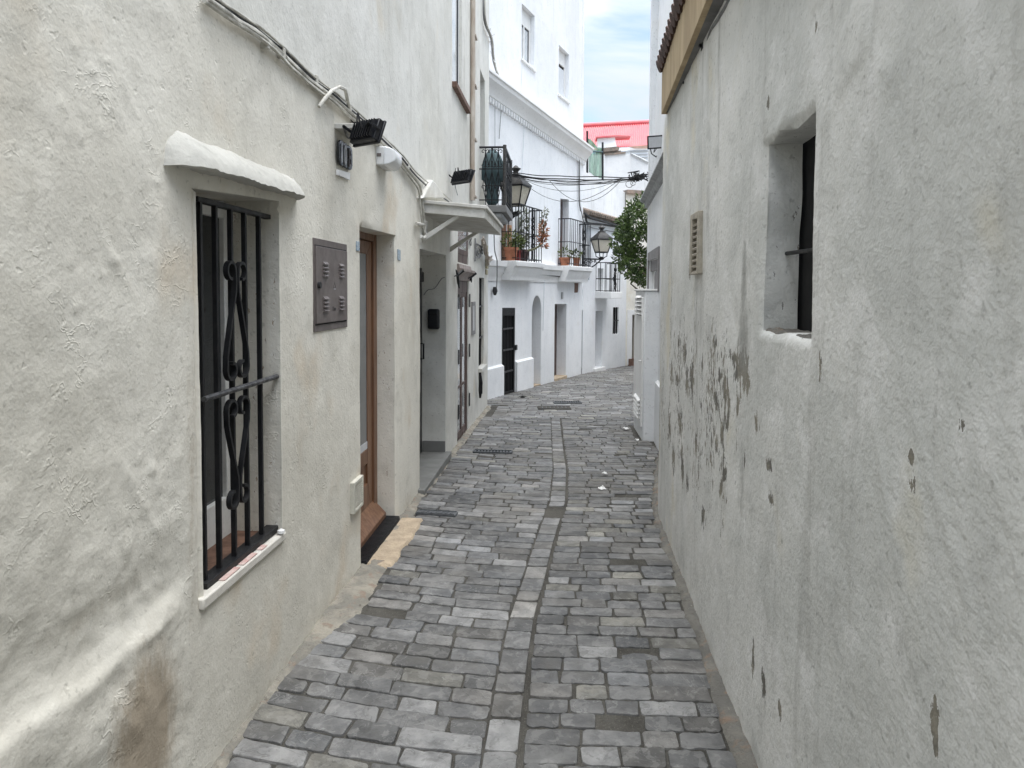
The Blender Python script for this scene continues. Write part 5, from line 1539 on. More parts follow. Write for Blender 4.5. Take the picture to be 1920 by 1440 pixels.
# cornice with moulding
cn = MB().band(FF, (sF0, czl(sF0)), (sFe + .04, czl(sFe)), [(-.02, .0), (.03, .0), (.04, .05), (.06, .06), (.07, .10), (.12, .17), (.20, .24), (.21, .30), (.24, .31), (.24, .35), (-.04, .37)]).build('cornice', 'white_trim', hF)
mb = MB(); s = sF0
while s < sFe: mb.fbox(FF, s, s + .05, czl(s) - .045, czl(s) + .045, -.01, .055); s += .11
mb.build('dentils', 'white_trim', cn)
# balcony slab running along the front with two projecting balconies
pr = [(-.02, -.34), (.02, -.34), (.03, -.25), (.07, -.20), (.09, -.11), (.13, -.09), (.14, 0), (-.02, .01)]
sb = MB().band(FF, (sF0, SLZ(sF0)), (sFe - .05, SLZ(sFe)), pr).build('string_course', 'white_trim', hF)


def balcony(sa, sb_, dep, posts, name_door):
    zA, zB = SLZ(sa) + .012, SLZ(sb_) + .012
    P = [(-.02, -.335), (dep - .12, -.335), (dep - .11, -.25), (dep - .07, -.20), (dep - .05, -.11), (dep - .01, -.09), (dep, -.005), (dep - .01, 0), (-.02, 0)]
    b = MB().band(FF, (sa, zA), (sb_, zB), P).build('balcony', 'white_trim', hF, .008)
    H = .98; e = .06
    rp = [(sa + e, .0), (sa + e, dep - .05), (sb_ - e, dep - .05), (sb_ - e, 0)]
    Z = lambda s: lerp(zA, zB, (s - sa) / (sb_ - sa))
    w3 = lambda p, h: FF.pt(p[0], Z(p[0]) + h, p[1])
    mb = MB(); mb.tube([w3(p, H) for p in rp], .014, 4); r = mb.build('railing', 'iron', b)
    mb = MB()
    for h in (.05, .5): mb.tube([w3(p, h) for p in rp], .010, 4)
    mb.build('lower_rail', 'iron', r)
    mb = MB()
    for i in range(3):
        p, q = rp[i], rp[i + 1]; L = hypot(p[0] - q[0], p[1] - q[1]); k = max(2, int(L / .115))
        for j in range(k + 1):
            m = (lerp(p[0], q[0], j / k), lerp(p[1], q[1], j / k)); mb.tube([w3(m, .0), w3(m, H)], .0075, 4)
    mb.build('bars', 'iron', r)
    # inner bar ornament
    sc_ = lerp(sa, sb_, .62)
    mb = MB()
    for sg in (-1, 1):
        for h in (.25, .42, .58, .72):
            mb.tube([w3((sc_ + sg * (.02 + .05 * sin(t)), dep - .045), h + .09 * t / pi) for t in [k * pi / 6 for k in range(7)]], .010, 4)
    mb.tube([w3((sc_, dep - .045), .05), w3((sc_, dep - .045), H)], .012, 4)
    for h in (.25, .42, .58, .72): mb.tube([w3((sc_ - .03, dep - .045), h), w3((sc_ + .03, dep - .045), h)], .010, 4)
    mb.build('scrollwork', 'iron', r)
    return b, Z


s1a, s1b = FF.uv(938, 490)[0] - .0, FF.uv(1004, 497)[0] - .30
bA, ZA = balcony(s1a, s1b, .31, 0, 0)
s2a, s2b = FF.uv(1046, 500)[0] - .25, sFe + .12
bB, ZB = balcony(s2a + .2, s2b - .30, .31, 0, 0)


def pot(p, r, h, mat, label):
    t = thing('flower_pot', p, label, 'flower pot', 'pots on the far balconies')
    MB().lathe(p, [(r * .66, 0), (r * .86, h * .78), (r * .98, h * .8), (r, h), (r * .86, h), (r * .8, h * .9)], 14).build('pot', mat, t, smooth=40)
    MB().lathe(p + Vector((0, 0, h * .86)), [(r * .85, 0), (r * .4, .012)], 14).build('soil', 'dirt', t)
    return t


def leaves(mb, c, R, n, size, rr, squash=1.0):
    for _ in range(n):
        while True:
            v = Vector((rr.uniform(-1, 1), rr.uniform(-1, 1), rr.uniform(-1, 1)))
            if .05 < v.length < 1: break
        p = c + Vector((v.x * R, v.y * R, v.z * R * squash))
        a = (v.normalized() + Vector((rr.uniform(-.8, .8), rr.uniform(-.8, .8), rr.uniform(-.5, .9)))).normalized()
        b = a.cross(Vector((rr.uniform(-1, 1), rr.uniform(-1, 1), rr.uniform(-1, 1)))).normalized()
        L = size * rr.uniform(.7, 1.3); nn = a.cross(b)
        mb.add([p, p + a * L * .5 + b * L * .22 + nn * L * .05, p + a * L + nn * L * -.12, p + a * L * .5 - b * L * .22 + nn * L * .05], [(0, 1, 2), (0, 2, 3)])


rr = random.Random(2)
for q, d, r, h, mat, lf, lab in ((.10, .14, .135, .23, 'terracotta', 'leaf_pot', 'terracotta pot of bushy plants on the balcony nearer the camera'),
                                 (.25, .18, .075, .19, 'terracotta_red', 'leaf_pot', 'red glazed pot beside the terracotta pot on the nearer balcony'),
                                 (.40, .18, .10, .21, 'terracotta_dark', 'leaf_red', 'dark pot with a reddish succulent leaning out of the nearer balcony')):
    s = lerp(s1a, s1b, q); p = FF.pt(s, ZA(s) + .003, d); t_ = pot(p, r, h, mat, lab)
    mb = MB()
    if lf == 'leaf_pot': leaves(mb, p + Vector((0, 0, h + .11)), r * 1.15, 130, .08, rr); mb.build('plant', lf, t_, smooth=0)
    else:
        st = [p + Vector((0, 0, h * .8)), p + FF.u * .2 + FF.n * .16 + Vector((0, 0, h + .02)), p + FF.u * .42 + FF.n * .22 + Vector((0, 0, h + .12)), p + FF.u * .5 + FF.n * .22 + Vector((0, 0, h + .48))]
        MB().tube(st, .02, 6).build('plant_stem', 'stem', t_)
        for k in range(10): leaves(mb, st[2].lerp(st[3], k / 10), .07, 14, .085, rr)
        mb.build('plant', lf, t_, smooth=0)
        mb = MB()
        for k in range(6): leaves(mb, st[3] + Vector((0, 0, k * .05)) + FF.u * .01 * k, .05, 14, .06, rr)
        mb.build('plant_tip', 'leaf_grey', t_, smooth=0)
# tall cactus-like plant of the nearer balcony
s = lerp(s1a, s1b, .56); p = FF.pt(s, ZA(s) + .003, .12); t_ = pot(p, .11, .22, 'terracotta_dark', 'small dark pot with a tall trailing plant behind the nearer balcony bars')
mb = MB()
for k in range(14): leaves(mb, p + Vector((0, 0, .26 + k * .05)), .07, 16, .08, rr)
mb.build('plant', 'leaf_grey', t_, smooth=0)
for q, d, r, h, lab in ((.08, .13, .125, .17, 'wide terracotta pot on the farther balcony'), (.50, .18, .085, .19, 'small terracotta pot with spiky plant on the farther balcony')):
    s = lerp(s2a + .2, s2b - .35, q); p = FF.pt(s, ZB(s) + .003, d); t_ = pot(p, r, h, 'terracotta', lab)
    mb = MB(); leaves(mb, p + Vector((0, 0, h + .08)), r * .9, 45, .085, rr); mb.build('plant', 'leaf_pot', t_, smooth=0)
# orange panel / low board on nearer balcony
pp = FF.pt(lerp(s1a, s1b, .12), ZA(s1a) + .002, .10)
tag(MB().box(pp + Vector((0, 0, .31)), .13, .03, .62, FF.u, FF.n).build('orange_board', simple('pale_orange_board', (.50, .28, .16), .7, .2, 8, .2), None, .004), 'pale orange board leaning on the nearer balcony behind the plants', 'board')
# doors of the balconies
for (a, b, zt3, zb3, dep) in ((b10, b11, B1z, SLZ(b10) - .02, .30), (b20, b21, B2[0][1] + .03, SLZ(b20) - .02, .30)):
    dd_ = MB().fbox(FF, a - .03, b - .01, zb3 - .02, zt3 + .02, -.19, -.138 if a == b20 else -.122).build('balcony_door', 'wood_dark' if a == b20 else 'wood_brown', hF)
    MB().fbox(FF, a + .1, b - .12, zb3 + .7, zt3 - .12, -.137 if a == b20 else -.121, -.128 if a == b20 else -.112).build('pane', 'glass', dd_)
# barred gate
gq_ = barred; bd = MB().fbox(FF, gq_[0][0] - .03, gq_[1][0] + .03, gq_[2][1] - .1, gq_[0][1] + .03, -.20, -.125).build('gate_recess', 'shade_black', hF)
tag(bd, None, None)
MB().fbox(FF, gq_[0][0] + .15, gq_[1][0] - .2, gq_[0][1] - .75, gq_[0][1] - .25, -.124, -.116).build('yellowish_panel', 'hint', bd)  # small panel of yellowish colour behind the gate bars
ga = MB().ring(FF, [gq_[0], gq_[1], gq_[2], gq_[3]], [(gq_[0][0] + .05, gq_[0][1] - .14), (gq_[1][0] - .05, gq_[1][1] - .14), (gq_[2][0] - .05, gq_[2][1] + .06), (gq_[3][0] + .05, gq_[3][1] + .06)], -.06, .005).build('barred_gate', 'iron', hF, .003)
mb = MB(); k = 7
for i in range(k): s = lerp(gq_[0][0] + .09, gq_[1][0] - .09, i / (k - 1)); mb.fbox(FF, s - .011, s + .011, lerp(gq_[3][1], gq_[2][1], i / (k - 1)) + .05, gq_[0][1] - .13, -.045, -.022)
mb.build('bars', 'iron', ga)
mb = MB()
for q in (.27, .52, .76):
    MB().fbox(FF, gq_[0][0] + .05, gq_[1][0] - .05, lerp(gq_[2][1], gq_[0][1], q) - .018, lerp(gq_[2][1], gq_[0][1], q) + .014, -.021, -.008).build('cross_bar', 'iron_worn', ga)
MB().fbox(FF, gq_[1][0] - .02, gq_[1][0] + .06, lerp(gq_[2][1], gq_[0][1], .5), lerp(gq_[2][1], gq_[0][1], .56), .006, .03).build('gate_lock', 'iron', ga)
# arched doorway and wooden door
ad = MB().fbox(FF, a0_ - .03, a1_ + .03, -.8, azt + .05, -.52, -.455).build('arched_door', 'wood_dark', hF)
MB().fbox(FF, a0_, a1_, ground(14.2) - .10, ground(14.2) + .02, -.44, -.0).build('doorstep', 'sandstone', hF)
MB().lathe(FF.pt(a1_ - .1, az - .25, -.3), [(.05, 0), (.07, .1), (.04, .2)], 10).build('porch_lamp', 'lamp_glass', hF)
wdo = MB().fbox(FF, wd0 - .03, wd1 + .03, wood[2][1] - .1, wood[0][1] + .04, -.30, -.222).build('wooden_door', 'wood_dark', hF)
MB().fbox(FF, wd0 + .1, wd1 - .1, wood[2][1] + .3, wood[2][1] + 1.0, -.221, -.207).build('panel', 'wood_dark', wdo)
MB().fbox(FF, wd0 + .02, wd1 + .02, wood[2][1] - .12, wood[2][1] + .06, -.2205, .03).build('doorstep', 'sandstone', hF, .01)
nb = thing('house_number', FF.pt(*FF.uv(1053, 554), .01), 'small number tile over the far wooden door', 'house number')
nq_ = FF.uv(1053, 554)
MB().fbox(FF, nq_[0] - .05, nq_[0] + .05, nq_[1] - .07, nq_[1] + .07, .005, .02).build('tile', 'ledge_grey', nb)
# upper windows with roller shutter boxes
for (q, lab) in ((upA, 'A'), (upB, 'B')):
    s0_, s1_ = q[0][0], q[1][0]; z1_, z0_ = max(q[0][1], q[1][1]), min(q[2][1], q[3][1])
    uw_ = MB().ring(FFU, [(s0_, q[0][1]), (s1_, q[1][1]), (s1_, q[2][1]), (s0_, q[3][1])], [(s0_ + .06, z1_ - .30), (s1_ - .06, z1_ - .30), (s1_ - .06, z0_ + .07), (s0_ + .06, z0_ + .07)], -.15, -.08).build('upper_window', 'frame_white', hF, .004)
    if lab == 'A':
        MB().fbox(FFU, s0_ + .05, s1_ - .05, z0_ + .06, z1_ - .29, -.125, -.105).build('pane', 'glass_pale', uw_)
        MB().fbox(FFU, (s0_ + s1_) / 2 - .025, (s0_ + s1_) / 2 + .025, z0_ + .06, z1_ - .29, -.104, -.085).build('mullion', 'frame_white', uw_)
        MB().ring(FFU, [(s0_ + .06, z1_ - .30), (s1_ - .06, z1_ - .30), (s1_ - .06, z0_ + .07), (s0_ + .06, z0_ + .07)], [(s0_ + .075, z1_ - .32), (s1_ - .075, z1_ - .32), (s1_ - .075, z0_ + .085), (s0_ + .075, z0_ + .085)], -.104, -.097).build('gasket', 'cable_dark', uw_)
    else:
        MB().fbox(FFU, s0_ + .05, s1_ - .05, z0_ + .06, z1_ - .36, -.125, -.095).build('roller_shutter', 'shutter', uw_)
        MB().fbox(FFU, s0_ + .05, s1_ - .05, z1_ - .36, z1_ - .30, -.118, -.108).build('gap_shade', 'shade_black', uw_)  # near-black strip paints the shade above the shutter
    mb = MB(); mb.fprism(FFU, [(s0_ - .04, q[3][1] + .0), (s1_ + .04, q[2][1] + .0), (s1_ + .04, q[2][1] - .035), (s0_ - .04, q[3][1] - .035)], -.1, .035); mb.build('sill', 'white_trim', uw_)
# wires on the front
wr = thing('facade_wires', FF.pt(1, .5, .02), 'thin dark wires crossing and hanging down the front of the far white house', 'wires')


def fwire(F, pts, r, mat, par, d=.02, sub=5):
    P = [F.pt(*F.uv(px, py, d), d) for px, py in pts]
    P2 = [P[i].lerp(P[i + 1], j / sub) for i in range(len(P) - 1) for j in range(sub)] + [P[-1]]
    for _ in range(2): P2 = [P2[0]] + [(P2[i - 1] + P2[i] * 2 + P2[i + 1]) / 4 for i in range(1, len(P2) - 1)] + [P2[-1]]
    MB().tube(P2, r, 5).build('wire', mat, par, smooth=60)


fwire(FF, [(979, 120), (976, 190), (983, 230), (982, 260), (978, 330), (976, 400)], .006, 'shutter', wr, .03)
fwire(FF, [(940, 200), (936, 260)], .006, 'cable_grey', wr, .03); fwire(FF, [(928, 200), (928, 290)], .005, 'cable_grey', wr, .03)
fwire(FF, [(926, 425), (927, 470), (932, 488)], .010, 'cable_grey', wr, .19); fwire(FF, [(932, 488), (932, 520), (931, 540)], .010, 'cable_grey', wr, .19)
fwire(FF, [(936, 510), (955, 514), (975, 512), (1000, 514), (1030, 516), (1070, 521)], .012, 'cable_dark', wr, .06)
fwire(FF, [(1021, 516), (1020, 545), (1018, 620)], .006, 'shutter', wr, .02)
fwire(FF, [(1086, 300), (1086, 380), (1089, 396)], .02, 'cable_grey', wr, .04)
fwire(FF, [(1090, 396), (1093, 412), (1099, 425), (1099, 450), (1095, 470), (1091, 478)], .010, 'cable_dark', wr, .05)
tag(MB().lathe(FF.pt(*FF.uv(928, 548, .06), .06), [(.02, -.05), (.045, .02), (.03, .09)], 8).build('hanging_plug', 'cable_dark'), 'dark plug hanging at the end of a wire on the far white house', 'plug')
tag(MB().band(FF, (FF.uv(1077, 524)[0], FF.uv(1077, 524)[1]), (FF.uv(1083, 524)[0], FF.uv(1083, 524)[1]), [(0, 0), (.02, 0), (.01, -.28), (0, -.3)]).build('rust_stain_bracket', 'brick'), 'rusty bracket under the farther balcony end', 'bracket')

# ------------------------------------------------------------------ lower house beyond
hG = thing('townhouse', ((C_.x + E_.x) / 2, (C_.y + E_.y) / 2, ground(18)), 'low white house beyond the farther balcony, with tiled eave and a barred balcony window', 'house', 'houses along the lane')
sG1 = FG.uv(1173, 640)[0]
gz0 = FG.uv(1095, 400)[1]; gz1 = FG.uv(1160, 418)[1]; gs0, gs1 = FG.uv(1095, 400)[0], FG.uv(1160, 418)[0]
gz = lambda s: lerp(gz0, gz1, (s - gs0) / (gs1 - gs0))


def frect(F, l, r, t, b, xt=None):
    s0_, s1_ = F.uv(l, (t + b) / 2)[0], F.uv(r, (t + b) / 2)[0]; m = (l + r) / 2
    z1_, z0_ = F.uv(m, t)[1], F.uv(m, b)[1]
    return [(s0_, z1_), (s1_, z1_), (s1_, z0_), (s0_, z0_)]


gd_ = frect(FG, 1116, 1129, 583, 689); gw_ = frect(FG, 1149, 1160, 576, 626); gb_ = frect(FG, 1121, 1131, 503, 546)
wall('wall', FG, 'white', hG, [(-.02, -1.0), (sG1, -1.0), (sG1, gz(sG1)), (-.02, gz(0))], [(gd_, .3), (gw_, .14), (gb_, .25)], .25, .25, lambda s, z: .012 * fbm(s, z, 81, 3))
for nm, q, dep, mat in (('door', gd_, .3, 'white_trim'), ('window', gw_, .14, 'shade_black'), ('balcony_window', gb_, .25, 'shade_black')):
    MB().fbox(FG, q[0][0] - .02, q[1][0] + .02, q[2][1] - .02, q[0][1] + .02, -dep - .06, -dep - .003).build(nm, mat, hG)
MB().fbox(FG, gd_[0][0] - .1, gd_[1][0] + .12, gd_[2][1] - .3, gd_[2][1] - .005, -.28, .06).build('doorstep', 'white_trim', hG)
mb = MB()
for i in range(3): s = lerp(gw_[0][0], gw_[1][0], (i + .5) / 3); mb.fbox(FG, s - .014, s + .014, gw_[2][1], gw_[0][1], -.05, -.02)
mb.fbox(FG, gw_[0][0], gw_[1][0], lerp(gw_[2][1], gw_[0][1], .5) - .012, lerp(gw_[2][1], gw_[0][1], .5) + .012, -.019, -.0); mb.build('bars', 'iron', hG)
# balcony window cage
ba, bb = FG.uv(1117, 545)[0], FG.uv(1146, 545)[0] - .35; bz0 = FG.uv(1122, 547)[1]; bz1_ = FG.uv(1122, 493)[1]; dep = .36
sl_ = MB().fbox(FG, ba - .05, bb + .05, bz0 - .16, bz0, -.01, dep + .05).build('balcony', 'white_trim', hG, .01)
rp = [(ba, 0), (ba, dep), (bb, dep), (bb, 0)]; mb = MB()
for h in (bz0 + .02, lerp(bz0, bz1_, .45), bz1_): mb.tube([FG.pt(a, h, d) for a, d in rp], .013, 4)
for i in range(3):
    p, q = rp[i], rp[i + 1]; k = max(2, int(hypot(p[0] - q[0], p[1] - q[1]) / .12))
    for j in range(k + 1): mb.tube([FG.pt(lerp(p[0], q[0], j / k), z, lerp(p[1], q[1], j / k)) for z in (bz0, bz1_)], .009, 4)
mb.tube([FG.pt(lerp(ba, bb, .5) + .05 * sin(k), lerp(bz0, bz1_, .1 + k * .08), dep) for k in range(10)], .035, 5)
mb.build('railing', 'iron', sl_)
# eave and stepped-back parapet wall
ge = MB().band(FG, (-.0, gz(0)), (sG1, gz(sG1)), [(-.1, .12), (.13, .02), (.15, -.02), (.08, -.05), (.0, -.10), (-.05, -.10)]).build('eave', 'clay_old', hG)
mb = MB(); s = .05
while s < sG1: mb.tube([FG.pt(s, gz(s) + .02, .17), FG.pt(s, gz(s) + .12, -.1)], .045, 8); s += .13
mb.build('roof_tiles', 'clay_old', ge, smooth=50)
FGU = Fac(tuple(FG.pt(0, 0, -.06))[:2], tuple(FG.pt(FG.L, 0, -.06))[:2])
uo = [(-.3, gz(0)), (sG1, gz(sG1) - .3), (sG1, FGU.uv(1176, 362)[1])] + FGU.Q((1156, 352), (1140, 345), (1124, 334), (1092, 320)) + [(-.3, FGU.uv(1092, 320)[1])]
wall('parapet_wall', FGU, 'white_worn', hG, uo, [], .3)
mb = MB(); mb.hexa([FG.pt(-.3, gz(0) - .3, -.6), FG.pt(sG1, gz(sG1) - .3, -.6), FG.pt(sG1, gz(sG1) - .3, -4), FG.pt(-.3, gz(0) - .3, -4), FG.pt(-.3, gz(0) - .2, -.6), FG.pt(sG1, gz(sG1) - .2, -.6), FG.pt(sG1, gz(sG1) - .2, -4), FG.pt(-.3, gz(0) - .2, -4)])
mb.build('roof', 'clay_old', hG)
gwr = thing('facade_wires', FG.pt(1, 2, .02), 'bundle of black cables looping under the tiled eave of the low white house', 'wires')
fwire(FG, [(1096, 400), (1106, 408), (1130, 414), (1165, 425)], .028, 'cable_dark', gwr, .14)
fwire(FG, [(1098, 402), (1099, 416), (1106, 419), (1130, 421), (1165, 426)], .026, 'cable_dark', gwr, .08)
fwire(FG, [(1104, 425), (1118, 429), (1160, 436)], .012, 'cable_grey', gwr, .05)
fwire(FG, [(1106, 428), (1105, 470), (1104, 525)], .02, 'shutter', gwr, .03)
# house closing the lane
hH = thing('townhouse', FH.pt(1.2, ground(20), 0), 'cream house closing the lane, with a tall dark doorway', 'house', 'houses along the lane')
hd = frect(FH, 1184, 1194, 590, 673)
wall('wall', FH, 'cream_wall', hH, [(-.05, -1.2), (FH.L, -1.2), (FH.L, 4.2), (-.05, 4.2)], [(hd, .3)], .4)
MB().ring(FH, [(hd[0][0] - .14, hd[0][1] + .13), (hd[1][0] + .14, hd[0][1] + .13), (hd[1][0] + .14, hd[2][1] - .15), (hd[0][0] - .14, hd[2][1] - .15)], [hd[0], hd[1], hd[2], hd[3]], .0, .03).build('door_surround', 'white_trim', hH)
dH = MB().fbox(FH, hd[0][0] - .05, hd[1][0] + .05, hd[2][1], hd[0][1] + .05, -.4, -.31).build('door', 'wood_dark', hH)
MB().fbox(FH, hd[0][0] - .1, hd[1][0] + .1, hd[2][1] - .2, hd[2][1] + .012, -.29, .08).build('doorstep', 'brick', hH)
MB().fbox(FH, -.05, FH.L, 4.2, 4.3, -3, .1).build('roof', 'clay_old', hH)

# ------------------------------------------------------------------ roofs behind
K = KY(23.0)
hT = thing('terrace_house', (1.3, 23, ground(23)), 'white terrace wall with stained render below the red roof', 'house')
tq = K.Q((1092, 290), (1130, 290), (1134, 290), (1173, 286), (1174, 289), (1183, 289), (1183, 420), (1092, 420))
mb = MB(); mb.fprism(K, tq, -.25, 0); mb.build('wall', 'white_worn', hT)
tq2 = K.Q((1134, 289), (1173, 285), (1173, 287.5), (1134, 291.5)); MB().fprism(K, tq2, -.3, .05).build('coping', 'clay_old', hT)
pa = K.pt(*K.uv(1183, 289)); dirb = Vector((.55, .83, 0))
Fs = Fac((pa.x, pa.y), (pa.x + .8 * 4, pa.y + 4 * -.6)) if False else Fac((pa.x, pa.y), (pa.x + 2.6, pa.y - 1.8))
sq2 = Fs.Q((1183, 289), (1183.5, 289), (1215, 305), (1215, 420), (1183, 420))
mb = MB(); mb.fprism(Fs, sq2, -.2, 0); mb.build('side_wall', 'white_worn', hT)
MB().fprism(Fs, Fs.Q((1183, 287), (1215, 303), (1215, 306), (1183, 290)), -.25, .04).build('side_coping', 'ledge_grey', hT)
# clay tiles heap and strip of old tiles
K2 = KY(24.2)
mb = MB(); a = K2.uv(1128, 282); b = K2.uv(1158, 279); n = 8
for k in range(n):
    s = lerp(a[0], b[0], (k + .5) / n); z = lerp(a[1], b[1], k / n); mb.tube([K2.pt(s, z - .04, .3), K2.pt(s, z + .0, -.2)], .07, 8)
mb.fprism(K2, [(a[0] - .1, a[1] - .18), (b[0] + .1, b[1] - .16), (b[0] + .1, b[1] - .09), (a[0] - .1, a[1] - .11)], -.1, .2)
tag(mb.build('tile_strip', 'clay_old', smooth=50), 'short strip of weathered clay roof tiles behind the terrace wall', 'roof tiles')
# white stair-like roof right
K3 = KY(25.0)
st_ = thing('white_annex', (2.4, 25, 2), 'pale annex with sloping ribbed roof under the red roof', 'building')
mb = MB(); mb.fprism(K3, K3.Q((1155, 277), (1215, 274), (1215, 420), (1155, 420)), -2, 0); mb.build('wall', 'white_trim', st_)
mb = MB()
for k in range(4): mb.fprism(K3, K3.Q((1160 + k * 4, 283 + k * 6), (1215, 281 + k * 6), (1215, 283 + k * 6), (1160 + k * 4, 285 + k * 6)), 0, .05)
mb.build('ribs', 'shutter', st_)
tag(MB().fprism(K3, K3.Q((1178, 276), (1214, 273), (1214, 279), (1190, 279)), .055, .12).build('clay_edge', simple('faded_clay_edge', (.55, .36, .28), .8, .2, 9, .2), st_), None, None)
# red corrugated roof
K4a, K4b = KY(26.0), KY(31.0)
hR4 = thing('red_roof_building', (2, 28, 2), 'building with bright red corrugated sheet roof on the skyline', 'building')
L0, L1 = K4a.uv(1076, 284), K4a.uv(1222, 275); U0, U1 = K4b.uv(1060, 240), K4b.uv(1224, 231)
p00, p01 = K4a.pt(*L0), K4a.pt(*L1); p10, p11 = K4b.pt(*U0), K4b.pt(*U1)
nn = 260; mb = MB(); nV = 8
for i in range(nn + 1):
    q = i / nn; w = .022 * sin(i * 2 * pi / 6.5)
    for j in range(nV + 1): mb.v.append(p00.lerp(p01, q).lerp(p10.lerp(p11, q), j / nV) + Vector((0, 0, w - .05 * (j > 4) * 0)))
for i in range(nn):
    for j in range(nV): a = i * (nV + 1) + j; mb.f.append((a, a + 1, a + nV + 2, a + nV + 1))
mb.build('roof', 'red_roof', hR4, smooth=80)
rfo = hR4.children[0]
mb = MB(); mb.tube([p10 + Vector((-.2, 0, .05)), p11 + Vector((.2, 0, .05))], .11, 8); mb.build('ridge', 'red_roof', rfo, smooth=60)
mb = MB(); mb.v = [p00 + Vector((0, .1, -.1)), p01 + Vector((0, .1, -.1)), p01 + Vector((0, .1, -5)), p00 + Vector((0, .1, -5))]; mb.f = [(0, 1, 2, 3)]
mb.box(((p00.x + p01.x) / 2, 26.3, p00.z - 3), p01.x - p00.x, .3, 5.6); mb.build('wall', 'white', hR4)
# flashing seam across the roof and pitched red dormer with white front
mb = MB(); Kd = KY(25.85)
mb.fprism(Kd, Kd.Q((1120, 259), (1153, 257), (1156, 276), (1121, 278)), -1.6, 0); mb.build('dormer', 'white_trim', hR4)
mb = MB(); mb.fprism(Kd, Kd.Q((1117, 257.5), (1156, 254.5), (1180, 255.5), (1182, 256.5), (1156, 257.5), (1117, 260)), -.5, .1); mb.build('dormer_roof', 'red_roof', hR4)
# chimney-like back wall strip left of dormer under the roof
# green mesh screen between two dark posts
scn = thing('mesh_screen', (.9, 21.5, 3), 'green mesh screen stretched between two dark posts on the terrace', 'screen')
Kn = KY(21.5)
for px, t1, b1 in ((1101, 246, 320), (1130, 267, 336)):
    mb = MB(); a = Kn.pt(*Kn.uv(px, t1)); b = Kn.pt(*Kn.uv(px, b1 + 20)); mb.tube([a, b], .03, 6); mb.build('post', 'iron', scn)
mb = MB(); cols, rows = 14, 14
tl, tr, br, bl_ = [Kn.pt(*Kn.uv(*p)) for p in ((1103, 275), (1129, 277), (1129, 334), (1104, 322))]
for i in range(cols + 1):
    for j in range(rows + 1):
        q = i / cols; r = j / rows
        p = tl.lerp(tr, q).lerp(bl_.lerp(br, q), r); mb.v.append(p + Vector((0, .06 * sin(q * 14 + r * 2) * (.3 + r), -.05 * sin(q * pi) * (r > .8))))
for i in range(cols):
    for j in range(rows): a = i * (rows + 1) + j; mb.f.append((a, a + 1, a + rows + 2, a + rows + 1))
mb.build('mesh', 'net', scn, smooth=80)
mb = MB(); p_ = [Kn.pt(*Kn.uv(*p), -.02) for p in ((1102, 259), (1108, 261), (1116, 270), (1120, 277), (1103, 275))]; mb.add(p_ + [v + Vector((0, .02, 0)) for v in p_], [(0, 1, 2, 3, 4), (9, 8, 7, 6, 5), (0, 1, 6, 5), (1, 2, 7, 6), (2, 3, 8, 7), (3, 4, 9, 8), (4, 0, 5, 9)])
mb.build('folded_mesh', 'net', scn)
mb = MB(); mb.tube([Kn.pt(*Kn.uv(1102, 284), .02), Kn.pt(*Kn.uv(1130, 285), .02)], .025, 5); mb.build('rail', 'canvas', scn)


